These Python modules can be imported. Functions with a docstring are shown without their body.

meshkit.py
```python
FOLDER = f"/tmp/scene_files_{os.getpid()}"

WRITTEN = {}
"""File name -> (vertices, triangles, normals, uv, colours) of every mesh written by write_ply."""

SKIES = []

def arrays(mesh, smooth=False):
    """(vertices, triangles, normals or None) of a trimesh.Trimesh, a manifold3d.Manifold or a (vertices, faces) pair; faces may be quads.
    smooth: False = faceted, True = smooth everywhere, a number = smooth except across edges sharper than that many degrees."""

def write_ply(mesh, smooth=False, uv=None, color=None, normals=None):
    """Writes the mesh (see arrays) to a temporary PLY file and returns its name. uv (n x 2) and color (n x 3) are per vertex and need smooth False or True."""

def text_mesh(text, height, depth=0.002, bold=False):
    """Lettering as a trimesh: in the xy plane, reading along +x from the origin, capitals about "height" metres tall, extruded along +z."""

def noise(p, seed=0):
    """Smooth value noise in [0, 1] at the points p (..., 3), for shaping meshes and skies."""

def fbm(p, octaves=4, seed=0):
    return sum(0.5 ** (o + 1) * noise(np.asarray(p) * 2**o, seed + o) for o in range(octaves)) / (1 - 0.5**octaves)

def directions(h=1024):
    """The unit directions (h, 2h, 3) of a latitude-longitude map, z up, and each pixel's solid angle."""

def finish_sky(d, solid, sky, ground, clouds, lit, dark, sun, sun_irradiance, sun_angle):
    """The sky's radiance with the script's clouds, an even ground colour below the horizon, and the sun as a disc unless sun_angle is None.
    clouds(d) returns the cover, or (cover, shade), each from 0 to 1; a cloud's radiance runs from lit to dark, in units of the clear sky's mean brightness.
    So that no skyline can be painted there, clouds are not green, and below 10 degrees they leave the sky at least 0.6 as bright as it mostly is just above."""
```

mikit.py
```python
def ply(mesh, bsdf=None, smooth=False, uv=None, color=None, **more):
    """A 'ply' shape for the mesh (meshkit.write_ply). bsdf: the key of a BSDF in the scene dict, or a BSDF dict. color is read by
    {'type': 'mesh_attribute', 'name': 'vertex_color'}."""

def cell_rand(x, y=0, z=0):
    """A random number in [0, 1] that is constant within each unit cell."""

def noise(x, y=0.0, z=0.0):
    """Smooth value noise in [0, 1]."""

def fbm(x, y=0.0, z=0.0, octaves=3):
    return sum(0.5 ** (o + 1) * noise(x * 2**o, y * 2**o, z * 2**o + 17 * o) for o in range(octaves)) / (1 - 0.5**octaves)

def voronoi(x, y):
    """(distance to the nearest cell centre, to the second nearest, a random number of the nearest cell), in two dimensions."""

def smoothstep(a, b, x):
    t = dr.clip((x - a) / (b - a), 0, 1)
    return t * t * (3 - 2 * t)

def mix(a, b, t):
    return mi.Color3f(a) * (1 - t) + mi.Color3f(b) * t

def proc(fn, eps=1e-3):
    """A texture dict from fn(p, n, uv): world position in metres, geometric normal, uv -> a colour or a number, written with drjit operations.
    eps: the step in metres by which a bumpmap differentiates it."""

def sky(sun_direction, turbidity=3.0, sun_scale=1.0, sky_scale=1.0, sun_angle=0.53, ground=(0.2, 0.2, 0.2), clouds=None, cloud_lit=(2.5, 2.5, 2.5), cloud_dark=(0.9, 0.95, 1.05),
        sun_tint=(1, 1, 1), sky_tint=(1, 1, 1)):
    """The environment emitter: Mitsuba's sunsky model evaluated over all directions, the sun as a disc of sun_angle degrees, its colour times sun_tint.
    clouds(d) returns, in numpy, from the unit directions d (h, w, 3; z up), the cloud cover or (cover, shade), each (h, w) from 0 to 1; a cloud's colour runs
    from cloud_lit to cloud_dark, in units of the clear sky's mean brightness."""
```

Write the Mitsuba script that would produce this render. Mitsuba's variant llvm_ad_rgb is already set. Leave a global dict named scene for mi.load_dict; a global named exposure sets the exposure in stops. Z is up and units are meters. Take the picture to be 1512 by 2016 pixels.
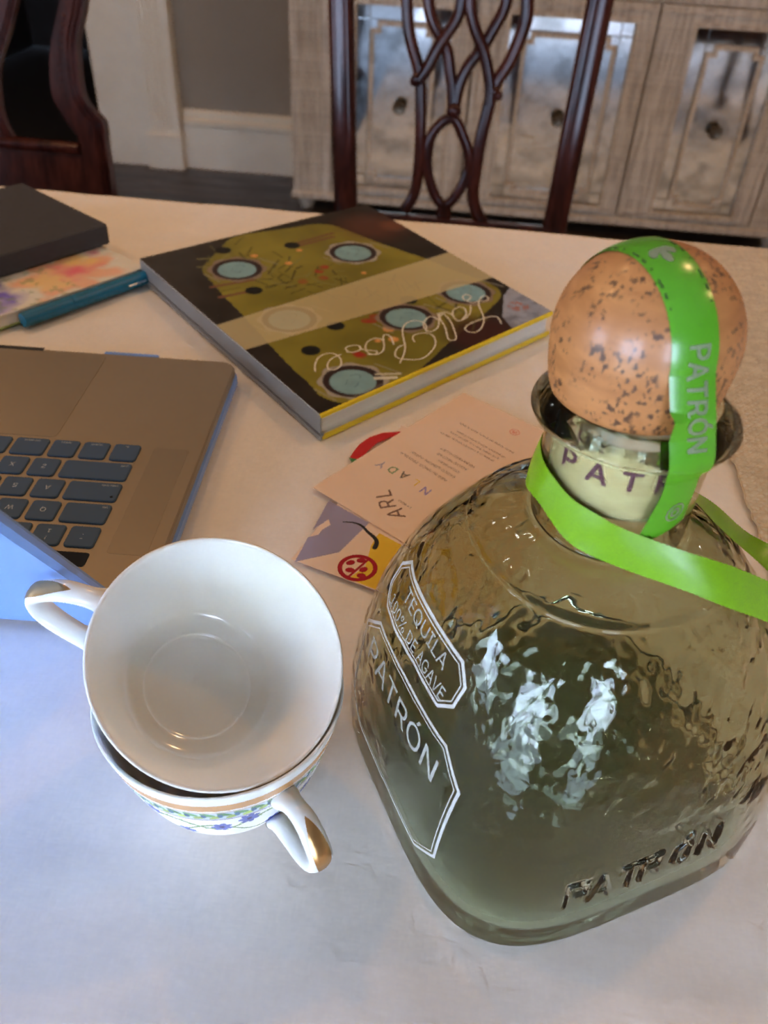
import math, numpy as np, trimesh, drjit as dr, mitsuba as mi, mikit, meshkit
from mikit import proc, noise, fbm, voronoi, cell_rand, smoothstep, mix
from shapely.geometry import MultiPoint, Polygon, LineString, Point, box as sbox
from shapely.ops import unary_union
from shapely import contains_xy

PI = math.pi
scene, labels = {}, {}
T = mi.ScalarTransform4f
TZ = 0.76                                   # table-top height

# ------------------------------------------------------------------ camera, sky, exposure
exposure = 0.0
SKY = 122.0
cam_pos = np.array([0.0, 0.0, TZ + 0.326])
def camera():
    f, W, H = 1631.0, 1512, 2016
    d = np.array([(645 - W / 2) / f, (2950 - H / 2) / f, 1.0]); d /= np.linalg.norm(d)
    up = -d
    fh = np.array([0, 0, 1.0]) - up * up[2]; fh /= np.linalg.norm(fh)
    rt = np.cross(fh, up); rt = rt if rt[0] > 0 else -rt
    yaw = math.radians(4.5); c, s = math.cos(yaw), math.sin(yaw)
    R = np.stack([c * rt - s * fh, c * fh + s * rt, up])
    fwd, iup = R @ np.array([0, 0, 1.0]), R @ np.array([0, -1.0, 0])
    return {'type': 'thinlens', 'fov': 2 * math.degrees(math.atan(W / 2 / f)), 'fov_axis': 'x', 'aperture_radius': 0.0011, 'focus_distance': 0.36,
            'near_clip': 0.01, 'far_clip': 200.0, 'to_world': T().look_at(origin=cam_pos.tolist(), target=(cam_pos + fwd).tolist(), up=iup.tolist())}
scene['camera'] = camera()
scene['sky'] = mikit.sky((0.35, -0.55, 0.75), turbidity=4.0, sun_scale=0.0, sky_scale=SKY, ground=(0.22, 0.24, 0.2), sky_tint=(0.84, 1.0, 1.30),
                         clouds=lambda d: (np.full(d.shape[:2], 0.75), meshkit.fbm(d * 3, 3, 5)), cloud_lit=(1.03, 1.2, 1.52), cloud_dark=(0.80, 0.95, 1.22))
WARM = np.array([1.0, 0.56, 0.25])
LAMP = 165.0

# ------------------------------------------------------------------ materials
def mat(key, d): scene['mat_' + key] = d
def rgb(*c): return {'type': 'rgb', 'value': list(map(float, c))}
def pri(color, rough=0.5, spec=0.5, two=True, **k):
    d = {'type': 'principled', 'base_color': color if isinstance(color, dict) else rgb(*color), 'roughness': rough if isinstance(rough, dict) else float(rough), 'specular': float(spec), **k}
    return {'type': 'twosided', 'bsdf': d} if two else d
def bump(d, fn, scale=1.0, eps=5e-4): return {'type': 'bumpmap', 'arbitrary': proc(fn, eps), 'scale': scale, 'bsdf': d}
def tint(base, amp, sc, seed=0.0):
    b = mi.Color3f(*base)
    return proc(lambda p, n, uv: b * (1 - amp + 2 * amp * fbm(p.x * sc + seed, p.y * sc, p.z * sc, 3)))

def cloth_col(p, n, uv):
    w = noise(p.x * 900, p.y * 350, p.z * 350) * 0.5 + noise(p.x * 350, p.y * 1100, p.z * 400) * 0.5
    m = fbm(p.x * 60, p.y * 60, p.z * 60, 3)
    return mi.Color3f(0.80, 0.72, 0.63) * (0.93 + 0.10 * w + 0.05 * m)
def cloth_h(p, n, uv):
    return 0.00014 * noise(p.x * 900, p.y * 330, p.z * 300) + 0.00014 * noise(p.x * 330, p.y * 1000, p.z * 300) + 0.0004 * fbm(p.x * 45, p.y * 45, p.z * 45, 2)
mat('cloth', {'type': 'twosided', 'bsdf': bump({'type': 'principled', 'base_color': proc(cloth_col), 'roughness': 0.85, 'specular': 0.2, 'sheen': 0.3}, cloth_h)})
def jute_col(p, n, uv):
    k = fbm(p.x * 500, p.y * 120, 0.7, 2)
    return mix((0.50, 0.38, 0.25), (0.70, 0.56, 0.39), k * 0.6 + 0.4 * cell_rand(dr.floor(p.x * 110), dr.floor(p.y * 300)))
mat('jute', pri(proc(jute_col), 0.9, 0.1))

def wood(dark, light, axis='z', sc=1.0):
    def fn(p, n, uv):
        a, b, c = (p.x, p.y, p.z) if axis == 'z' else (p.z, p.y, p.x)
        g = fbm(a * 70 * sc, b * 70 * sc, c * 5 * sc, 4)
        h = fbm(a * 300 * sc, b * 300 * sc, c * 12 * sc, 2)
        return mix(dark, light, smoothstep(0.3, 0.72, g * 0.7 + h * 0.3))
    return proc(fn)
mat('mahogany', pri(wood((0.016, 0.0036, 0.003), (0.060, 0.0125, 0.0065)), 0.17, 0.22))
mat('floor', pri(wood((0.018, 0.012, 0.008), (0.05, 0.031, 0.02), 'x', 0.6), 0.42, 0.25))
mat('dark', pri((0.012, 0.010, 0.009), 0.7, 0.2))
mat('trim', pri(tint((0.80, 0.74, 0.63), 0.03, 30), 0.4, 0.4))
mat('wall', pri(proc(lambda p, n, uv: mi.Color3f(0.315, 0.275, 0.225) * (0.95 + 0.1 * noise(p.x * 900, p.y * 900, p.z * 120))), 0.75, 0.2))
mat('wall_pale', pri((0.40, 0.34, 0.27), 0.8, 0.2))
mat('ceiling', pri((0.66, 0.61, 0.54), 0.85, 0.2))
def wash(p, n, uv):
    g = fbm(p.x * 160, p.y * 160, p.z * 9, 3) * 0.55 + fbm(p.x * 9, p.y * 40, p.z * 160, 3) * 0.25 + fbm(p.x * 500, p.y * 500, p.z * 500, 2) * 0.2
    return mix((0.38, 0.315, 0.245), (0.63, 0.555, 0.46), smoothstep(0.3, 0.66, g))
mat('wash', pri(proc(wash), 0.6, 0.3))
def rug_col(p, n, uv):
    g = fbm(p.x * 14, p.y * 14, 0.3, 4); k = noise(p.x * 400, p.y * 400)
    return mix((0.57, 0.58, 0.58), (0.83, 0.84, 0.85), smoothstep(0.35, 0.62, g)) * (0.8 + 0.3 * k)
mat('rug', pri(proc(rug_col), 0.95, 0.1))
def antique(p, n, uv):
    s = smoothstep(0.40, 0.78, fbm(p.x * 16, p.y * 16, p.z * 16, 3)); k = smoothstep(0.7, 0.8, noise(p.x * 190, p.y * 190, p.z * 190))
    return mix((0.82, 0.85, 0.86), (0.44, 0.45, 0.44), dr.clip(s + 0.3 * k, 0, 1))
mat('mirror', pri(proc(antique), proc(lambda p, n, uv: 0.03 + 0.06 * fbm(p.x * 15, p.y * 15, p.z * 15, 3)), 0.5, metallic=1.0))
mat('bronze', pri((0.10, 0.075, 0.05), 0.35, 0.5, metallic=0.8))
mat('gold', pri(proc(lambda p, n, uv: mix((0.50, 0.27, 0.10), (0.62, 0.36, 0.15), fbm(p.x * 300, p.y * 300, p.z * 300, 3))), 0.28, 0.5, metallic=0.9))
mat('porcelain', pri((0.87, 0.87, 0.835), 0.12, 0.5, clearcoat=0.4, clearcoat_gloss=0.95))
mat('lamp_body', pri((0.6, 0.55, 0.45), 0.4))

# ------------------------------------------------------------------ mesh helpers
def obj(key, mesh, m, smooth=False, **k):
    base, i = key, 0
    while key in scene:
        i += 1; key = f'{base}_{i:03d}'
    scene[key] = mikit.ply(mesh, 'mat_' + m, smooth, **k)
    return key
def tag(key, label=None, cat=None, group=None, kind=None):
    labels[key] = {k: v for k, v in (('label', label), ('category', cat), ('group', group), ('kind', kind)) if v}
    return key
def struct(key, mesh, m, smooth=False): return tag(obj(key, mesh, m, smooth), kind='structure')
def bx(x0, x1, y0, y1, z0, z1):
    b = trimesh.creation.box((abs(x1 - x0), abs(y1 - y0), abs(z1 - z0))); b.apply_translation(((x0 + x1) / 2, (y0 + y1) / 2, (z0 + z1) / 2)); return b
def cat(*ms):
    l = []
    for m in ms: l += m if isinstance(m, list) else [m]
    return trimesh.util.concatenate(l)
def ext(poly, h, z=0.0):
    gs = getattr(poly, 'geoms', [poly])
    m = cat([trimesh.creation.extrude_polygon(g, h, engine='earcut') for g in gs if g.area > 1e-12])
    m.apply_translation((0, 0, z)); return m
def rslab(x0, x1, y0, y1, z0, z1, r, b=0.001, n=6):
    """a slab with rounded corners and chamfered top and bottom edges"""
    def ring(ins, z):
        out = []
        for cx, cy, a in ((x1 - r, y1 - r, 0), (x0 + r, y1 - r, 90), (x0 + r, y0 + r, 180), (x1 - r, y0 + r, 270)):
            for k in range(n + 1):
                t = math.radians(a + 90 * k / n); out.append((cx + (r - ins) * math.cos(t), cy + (r - ins) * math.sin(t), z))
        return out
    rings = [ring(b, z0), ring(0, z0 + b), ring(0, z1 - b), ring(b, z1)]
    v = np.array(sum(rings, [])); m = len(rings[0]); f = []
    for k in range(3):
        for i in range(m):
            j = (i + 1) % m; a, c = k * m, (k + 1) * m
            f += [[a + i, a + j, c + j], [a + i, c + j, c + i]]
    for i in range(1, m - 1): f += [[0, i + 1, i], [3 * m, 3 * m + i, 3 * m + i + 1]]
    return trimesh.Trimesh(v, f, process=False)
def spline(pts, n=60, closed=False):
    from scipy.interpolate import CubicSpline
    P = np.asarray(pts, float)
    if closed: P = np.vstack([P, P[:1]])
    t = np.r_[0, np.cumsum(np.maximum(np.linalg.norm(np.diff(P, axis=0), axis=1), 1e-9) ** 0.5)]
    return CubicSpline(t, P, bc_type='periodic' if closed else 'natural')(np.linspace(0, t[-1], n, endpoint=not closed))
def sweep(path, ra, rb, ref=(0, 0, 1), k=10, closed=False, power=2.0):
    """tube along path; ra across (in the plane normal to ref), rb along ref; scalars or arrays"""
    P = np.asarray(path, float); n = len(P)
    t = (np.roll(P, -1, 0) - np.roll(P, 1, 0)) if closed else np.gradient(P, axis=0)
    t /= np.linalg.norm(t, axis=1, keepdims=True)
    ref = np.broadcast_to(np.asarray(ref, float), P.shape)
    a = np.cross(t, ref); a /= np.linalg.norm(a, axis=1, keepdims=True); b = np.cross(a, t)
    th = np.arange(k) * 2 * PI / k
    cs, sn = (np.sign(f(th)) * np.abs(f(th)) ** (2 / power) for f in (np.cos, np.sin))
    ra, rb = np.broadcast_to(ra, n), np.broadcast_to(rb, n)
    v = P[:, None] + (ra[:, None] * cs)[..., None] * a[:, None] + (rb[:, None] * sn)[..., None] * b[:, None]
    v = v.reshape(-1, 3); f = []
    for i in range(n if closed else n - 1):
        i2 = (i + 1) % n
        for j in range(k):
            j2 = (j + 1) % k; f += [[i * k + j, i * k + j2, i2 * k + j2], [i * k + j, i2 * k + j2, i2 * k + j]]
    if not closed:
        for j in range(1, k - 1): f += [[0, j + 1, j], [(n - 1) * k, (n - 1) * k + j, (n - 1) * k + j + 1]]
    return trimesh.Trimesh(v, f, process=False)
def grid_faces(n, m, wrap=False):
    i, j = np.meshgrid(np.arange(n - 1), np.arange(m if wrap else m - 1), indexing='ij'); j2 = (j + 1) % m
    return np.stack([i * m + j, i * m + j2, (i + 1) * m + j2, (i + 1) * m + j], -1).reshape(-1, 4)
def tri(f): return np.vstack([f[:, [0, 1, 2]], f[:, [0, 2, 3]]])
def lathe(prof, k=64):
    P = np.asarray(prof, float); th = np.arange(k) * 2 * PI / k
    v = np.stack([P[:, None, 0] * np.cos(th), P[:, None, 0] * np.sin(th), np.broadcast_to(P[:, None, 1], (len(P), k))], -1).reshape(-1, 3)
    return trimesh.Trimesh(v, tri(grid_faces(len(P), k, True)), process=False)
def moved(m, M): m = m.copy(); m.apply_transform(M); return m
def frame(o, x, y, z):
    M = np.eye(4); M[:3, 0], M[:3, 1], M[:3, 2], M[:3, 3] = x, y, z, o; return M
def rotz(a, o=(0, 0, 0)): return frame(o, (math.cos(a), math.sin(a), 0), (-math.sin(a), math.cos(a), 0), (0, 0, 1))
def fine(m, e):
    v, f = trimesh.remesh.subdivide_to_size(m.vertices, m.faces, e, max_iter=12); return trimesh.Trimesh(v, f, process=False)

# ================================================================== room
X0, X1, YN, YF, ZC = -2.7, 2.6, -1.7, 3.26, 2.6
struct('floor', bx(X0 - 0.1, X1 + 0.1, YN - 0.1, YF + 1.9, -0.05, -0.008), 'dark')
rng = np.random.default_rng(3)
for k in range(14):                                                     # dark boards in front of the far wall
    y = YF - 0.095 * (k + 1)
    tag(obj('floor__plank', moved(rslab(X0, X1, y, y + 0.093, -0.008, 0.0, 0.001, 0.0012, 1), np.eye(4)), 'floor'))
struct('ceiling', bx(X0 - 0.12, X1 + 0.1, YN - 0.12, YF + 0.1, ZC, ZC + 0.05), 'ceiling')
DX0, DX1, DZ = -2.35, -1.42, 2.1                                        # doorway in the far wall
struct('wall_far', cat(bx(X0, DX0, YF, YF + 0.1, -0.05, ZC), bx(DX0, DX1, YF, YF + 0.1, DZ, ZC), bx(DX1, X1, YF, YF + 0.1, -0.05, ZC)), 'wall')
struct('wall_right', bx(X1, X1 + 0.1, YN - 0.1, YF + 0.1, -0.05, ZC), 'wall_pale')
# windows: two tall ones behind the camera, one in the left wall
def wall_with_holes(a0, a1, holes, zc=ZC):
    s = sbox(a0, -0.05, a1, zc)
    for h in holes: s = s.difference(sbox(*h))
    return s
WB = [(-1.55, 0.06, -0.38, 1.8), (0.42, 0.06, 1.05, 1.8)]
WL = [(-1.6, 0.06, -0.55, 1.8)]
struct('wall_near', moved(ext(wall_with_holes(X0 - 0.12, X1 + 0.1, WB), 0.12), frame((0, YN, 0), (1, 0, 0), (0, 0, 1), (0, -1, 0))), 'wall_pale')
struct('wall_left', moved(ext(wall_with_holes(YN, YF, WL), 0.12), frame((X0, 0, 0), (0, 1, 0), (0, 0, 1), (-1, 0, 0))), 'wall_pale')
def window(i, hole, M):
    a0, z0, a1, z1 = hole
    k = f'window_{i}'
    w = 0.045
    struct(k, moved(cat(bx(a0, a0 + w, z0, z1, 0, 0.08), bx(a1 - w, a1, z0, z1, 0, 0.08), bx(a0 + w, a1 - w, z0, z0 + w, 0, 0.08), bx(a0 + w, a1 - w, z1 - w, z1, 0, 0.08)), M), 'trim')
    nx, nz = 2, 4
    ws, hs = (a1 - a0 - 2 * w) / nx, (z1 - z0 - 2 * w) / nz
    for c in range(1, nx): obj(k + '__muntin', moved(bx(a0 + w + c * ws - 0.012, a0 + w + c * ws + 0.012, z0 + w, z1 - w, 0.02, 0.05), M), 'trim')
    for r in range(1, nz): obj(k + '__muntin', moved(bx(a0 + w, a1 - w, z0 + w + r * hs - 0.012, z0 + w + r * hs + 0.012, 0.024, 0.046), M), 'trim')
    for c in range(nx):
        for r in range(nz):
            x, z = a0 + w + c * ws, z0 + w + r * hs
            p = np.array([[x, z, 0.035], [x + ws, z, 0.035], [x + ws, z + hs, 0.035], [x, z + hs, 0.035]])
            scene[f'{k}__pane_{c * nz + r:03d}'] = mikit.ply(moved(trimesh.Trimesh(p, [[0, 1, 2], [0, 2, 3]], process=False), M), {'type': 'thindielectric', 'int_ior': 1.5})
MB = frame((0, YN, 0), (1, 0, 0), (0, 0, 1), (0, -1, 0)); ML = frame((X0, 0, 0), (0, 1, 0), (0, 0, 1), (-1, 0, 0))
window(1, WB[0], MB); window(2, WB[1], MB); window(3, WL[0], ML)

# dark room behind the doorway
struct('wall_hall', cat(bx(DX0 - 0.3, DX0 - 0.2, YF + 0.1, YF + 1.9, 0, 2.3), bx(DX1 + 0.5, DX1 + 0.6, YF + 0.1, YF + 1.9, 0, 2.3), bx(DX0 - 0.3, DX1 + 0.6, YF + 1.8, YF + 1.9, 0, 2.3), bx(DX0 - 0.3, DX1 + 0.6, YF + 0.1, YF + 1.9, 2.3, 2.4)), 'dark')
# door casing: a flat board and a fluted board on a plinth block
def fluted(x0, x1, yf, yb, z0, z1, nfl, depth=0.006):
    """board with vertical flutes in its front (y = yf, facing -y)"""
    w = x1 - x0; m = 0.18 * w; fw = (w - 2 * m) / nfl; pts = [(x0, yb), (x0, yf)]
    for i in range(nfl):
        a = x0 + m + i * fw
        pts += [(a + 0.12 * fw, yf)] + [(a + fw * (0.12 + 0.76 * t), yf + depth * math.sin(PI * t)) for t in np.linspace(0, 1, 7)[1:-1]] + [(a + 0.88 * fw, yf)]
    pts += [(x1, yf), (x1, yb)]
    return ext(Polygon(pts), z1 - z0, z0)
struct('trim_1', bx(DX1 - 0.0, -1.235, 3.232, YF + 0.1, 0.0, DZ + 0.1), 'trim')
struct('trim_2', fluted(-1.235, -1.105, 3.207, YF, 0.125, DZ + 0.1, 4), 'trim')
struct('trim_3', rslab(-1.24, -1.10, 3.198, YF, 0.0, 0.13, 0.002, 0.003, 2), 'trim')
struct('trim_4', bx(DX0 - 0.12, DX0, 3.215, YF + 0.1, 0.0, DZ + 0.1), 'trim')
struct('trim_5', bx(DX0 - 0.12, -1.105, 3.21, YF, DZ + 0.1, DZ + 0.22), 'trim')
def baseboard(x0, x1):
    prof = Polygon([(0, 0), (0.018, 0), (0.018, 0.155), (0.026, 0.162), (0.026, 0.176), (0.012, 0.186), (0.012, 0.205), (0.004, 0.213), (0, 0.213)])
    return moved(ext(prof, x1 - x0), frame((x0, YF, 0), (0, -1, 0), (0, 0, 1), (1, 0, 0)))
struct('baseboard_far', cat(baseboard(-1.10, X1), baseboard(X0, DX0 - 0.12)), 'trim')
tag(obj('rug', rslab(-0.52, 2.2, -1.5, 2.78, 0.0, 0.0035, 0.01, 0.0015), 'rug'), 'pale grey patterned rug on the floor under the dining table, seen in the mirrored doors', 'rug')

# recessed warm downlights in the ceiling
for i, (x, y, where) in enumerate(((-1.6, 0.5, 'beside the left wall window'), (-0.8, 1.3, 'over the left end of the table'), (0.9, 1.2, 'over the right end of the table'), (1.9, 0.6, 'nearest the bare right wall'), (1.9, 2.2, 'in the far right corner'), (-1.9, 2.2, 'in the far left corner'))):
    k = 'downlight' + (f'_{i:03d}' if i else '')
    obj(k + '__rim', moved(lathe([(0.062, 0.0), (0.085, 0.0), (0.085, -0.004), (0.066, -0.008), (0.062, -0.004)], 32), frame((x, y, ZC), (1, 0, 0), (0, 1, 0), (0, 0, 1))), 'lamp_body', 40)
    disc = lathe([(0.0, -0.003), (0.062, -0.003)], 24); v = moved(disc, frame((x, y, ZC), (1, 0, 0), (0, 1, 0), (0, 0, 1)))
    if v.face_normals[-1, 2] > 0: v.invert()
    scene[k + '__bulb'] = mikit.ply(v, 'mat_ceiling', False, emitter={'type': 'area', 'radiance': rgb(*(WARM * LAMP))})
    tag(k, 'round warm downlight in the ceiling ' + where, 'downlight', 'ceiling downlights')

# ================================================================== mirrored sideboard
CF = 2.90
CX0, CX1, CT = -0.61, 1.085, 0.90
cab = 'mirrored_sideboard'
tag(cab, 'long distressed cream sideboard with mirrored fretwork doors along the far wall', 'sideboard')
obj(cab + '__body', cat(bx(CX0 + 0.01, CX1 - 0.01, CF + 0.02, YF - 0.03, 0.07, CT - 0.02), bx(CX0 + 0.13, CX1 - 0.13, CF + 0.006, CF + 0.03, 0.705, CT - 0.02), bx(CX0 + 0.13, CX1 - 0.13, CF + 0.004, CF + 0.03, 0.06, 0.078)), 'wash')
obj(cab + '__top', rslab(CX0 - 0.02, CX1 + 0.02, CF - 0.025, YF - 0.02, CT - 0.02, CT + 0.012, 0.01, 0.006), 'wash')
obj(cab + '__base_moulding', cat(rslab(CX0 - 0.006, CX1 + 0.006, CF - 0.012, YF - 0.03, 0.045, 0.07, 0.004, 0.004, 2)), 'wash')
for x in (CX0, CX1 - 0.13): obj(cab + '__pilaster', fluted(x, x + 0.13, CF - 0.004, CF + 0.04, 0.07, CT - 0.02, 4, 0.008), 'wash')
for x in (CX0 + 0.04, CX1 - 0.04):
    for y in (CF + 0.035, YF - 0.08): obj(cab + '__foot', moved(lathe([(0.0, 0.0), (0.018, 0.0), (0.026, 0.012), (0.03, 0.03), (0.026, 0.046), (0.0, 0.047)], 20), frame((x, y, 0), (1, 0, 0), (0, 1, 0), (0, 0, 1))), 'wash', 40)
def ringpoly(x0, x1, z0, z1, step, w):
    """closed fret with small steps at its corners, bar width w"""
    s = step
    p = [(x0, z0 + s), (x0 + s, z0 + s), (x0 + s, z0), (x1 - s, z0), (x1 - s, z0 + s), (x1, z0 + s), (x1, z1 - s), (x1 - s, z1 - s), (x1 - s, z1), (x0 + s, z1), (x0 + s, z1 - s), (x0, z1 - s)]
    g = Polygon(p); return g.buffer(w / 2, join_style=2).difference(g.buffer(-w / 2, join_style=2))
MF = lambda y: frame((0, y, 0), (1, 0, 0), (0, 0, 1), (0, -1, 0))
DOORS = [(-0.472, -0.036, -0.40, -0.105), (-0.028, 0.501, 0.072, 0.445), (0.509, 0.948, 0.622, 0.885)]
for a, b, ma, mb in DOORS:
    d = obj(cab + '__door', moved(ext(sbox(a, 0.082, b, 0.700).difference(sbox(ma, 0.10, mb, 0.648)), 0.022), MF(CF + 0.016)), 'wash')
    obj(d + '__moulding', moved(cat(ext(sbox(ma - 0.012, 0.088, mb + 0.012, 0.66).difference(sbox(ma, 0.10, mb, 0.648)), 0.006), ext(sbox(a + 0.012, 0.094, b - 0.012, 0.688).difference(sbox(a + 0.02, 0.102, b - 0.02, 0.68)), 0.004)), MF(CF - 0.006)), 'wash')
    e = 0.042
    obj(d + '__mirror', moved(rslab(ma + e, mb - e, 0.10 + e, 0.648 - e, 0, 0.006, 0.002, 0.0003, 1), MF(CF + 0.017)), 'mirror')
    for q in ((ma, ma + e - .002, 0.10 + e, 0.648 - e), (mb - e + .002, mb, 0.10 + e, 0.648 - e), (ma + e, mb - e, 0.10, 0.10 + e - .002), (ma + e, mb - e, 0.648 - e + .002, 0.648)):
        obj(d + '__mirror_strip', moved(rslab(*q, 0, 0.005, 0.001, 0.0003, 1), MF(CF + 0.017)), 'mirror')
    for cx, cz in ((ma, 0.10), (mb - e, 0.10), (ma, 0.648 - e), (mb - e, 0.648 - e)):
        obj(d + '__mirror_corner', moved(rslab(cx + .001, cx + e - .002, cz + .001, cz + e - .002, 0, 0.0065, 0.001, 0.002, 1), MF(CF + 0.017)), 'mirror')
    obj(d + '__fret', moved(ext(ringpoly(ma + 0.05, mb - 0.05, 0.128, 0.598, 0.022, 0.012), 0.012), MF(CF + 0.012)), 'wash')
    kx = (ma + mb) / 2
    obj(d + '__knob', moved(lathe([(0.0, 0.0), (0.009, 0.0), (0.008, 0.012), (0.010, 0.018), (0.019, 0.024), (0.021, 0.030), (0.017, 0.036), (0.010, 0.034), (0.0, 0.033)], 24), MF(CF + 0.012) @ frame((kx, 0.367, 0), (1, 0, 0), (0, 1, 0), (0, 0, 1))), 'bronze', 35)

# ================================================================== table and cloth
t = 'dining_table'
tag(t, 'long dining table hidden under a white cloth', 'table')
obj(t + '__top', rslab(-1.22, 1.22, -0.10, 0.868, TZ - 0.035, TZ - 0.004, 0.03, 0.004), 'mahogany')
obj(t + '__apron', cat(bx(-1.1, 1.1, 0.0, 0.02, TZ - 0.12, TZ - 0.035), bx(-1.1, 1.1, 0.748, 0.768, TZ - 0.12, TZ - 0.035)), 'mahogany')
for x in (-1.02, 1.02):
    for y in (0.02, 0.74): obj(t + '__leg', sweep(spline([(x, y, TZ - 0.04), (x, y, 0.4), (x, y, 0.1), (x, y, 0.0048)], 12), np.linspace(0.04, 0.025, 12), np.linspace(0.04, 0.025, 12), ref=(0, 1, 0), k=8, power=4), 'mahogany', 40)
def cloth_mesh():
    EX, EY0, EY1, D = 1.235, -0.112, 0.878, 0.26
    def axis(a, b, n):
        return np.r_[np.linspace(a - D, a - 0.012, 14), np.linspace(a - 0.010, a + 0.012, 7), np.linspace(a + 0.02, b - 0.02, n), np.linspace(b - 0.012, b + 0.010, 7), np.linspace(b + 0.012, b + D, 14)]
    U, V = np.meshgrid(axis(-EX, EX, 420), axis(EY0, EY1, 260), indexing='ij')
    def fold(u, a, b, r=0.010):
        over = np.maximum(np.maximum(a - u, u - b), -r) + r               # distance past the start of the rounded edge
        ang = np.minimum(over / (r * 1.2), PI / 2)
        hor = r * np.sin(ang); ver = r * (1 - np.cos(ang)) + np.maximum(over - r * 1.2 * PI / 2, 0)
        core = np.clip(u, a + r, b - r)
        return core + np.sign(u - (a + b) / 2) * hor * (over > 0), ver
    x, dx = fold(U, -EX, EX); y, dy = fold(V, EY0, EY1)
    drop = np.maximum(dx, dy)
    P = np.stack([U * 6, V * 6, U * 0], -1)
    w = meshkit.fbm(P * [1, 2.3, 1], 3, 11) - 0.5
    w2 = meshkit.fbm(P * [4.5, 3, 1] + 9, 3, 4) - 0.5
    crease = np.exp(-((V - 0.545 - 0.02 * U) / 0.004) ** 2) * 0.0007 + np.exp(-((V - 0.79 - 0.03 * U) / 0.012) ** 2) * 0.0012 + np.exp(-((U + 0.16) / 0.004) ** 2) * 0.0006
    z = TZ - 0.0013 + 0.0030 * np.minimum(w, 0.25) + 0.0012 * np.minimum(w2, 0.2) + crease * (V > 0.5) - drop
    sway = np.clip(drop / 0.2, 0, 1) * 0.012 * np.sin(U * 22 + 2 * np.sin(U * 5))
    y = y + np.where(V > EY1, sway, 0) - np.where(V < EY0, sway, 0)
    return trimesh.Trimesh(np.stack([x, y, z], -1).reshape(-1, 3), tri(grid_faces(*U.shape)), process=False)
tag(obj('tablecloth', cloth_mesh(), 'cloth', True), 'white linen tablecloth covering the dining table', 'tablecloth')
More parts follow.
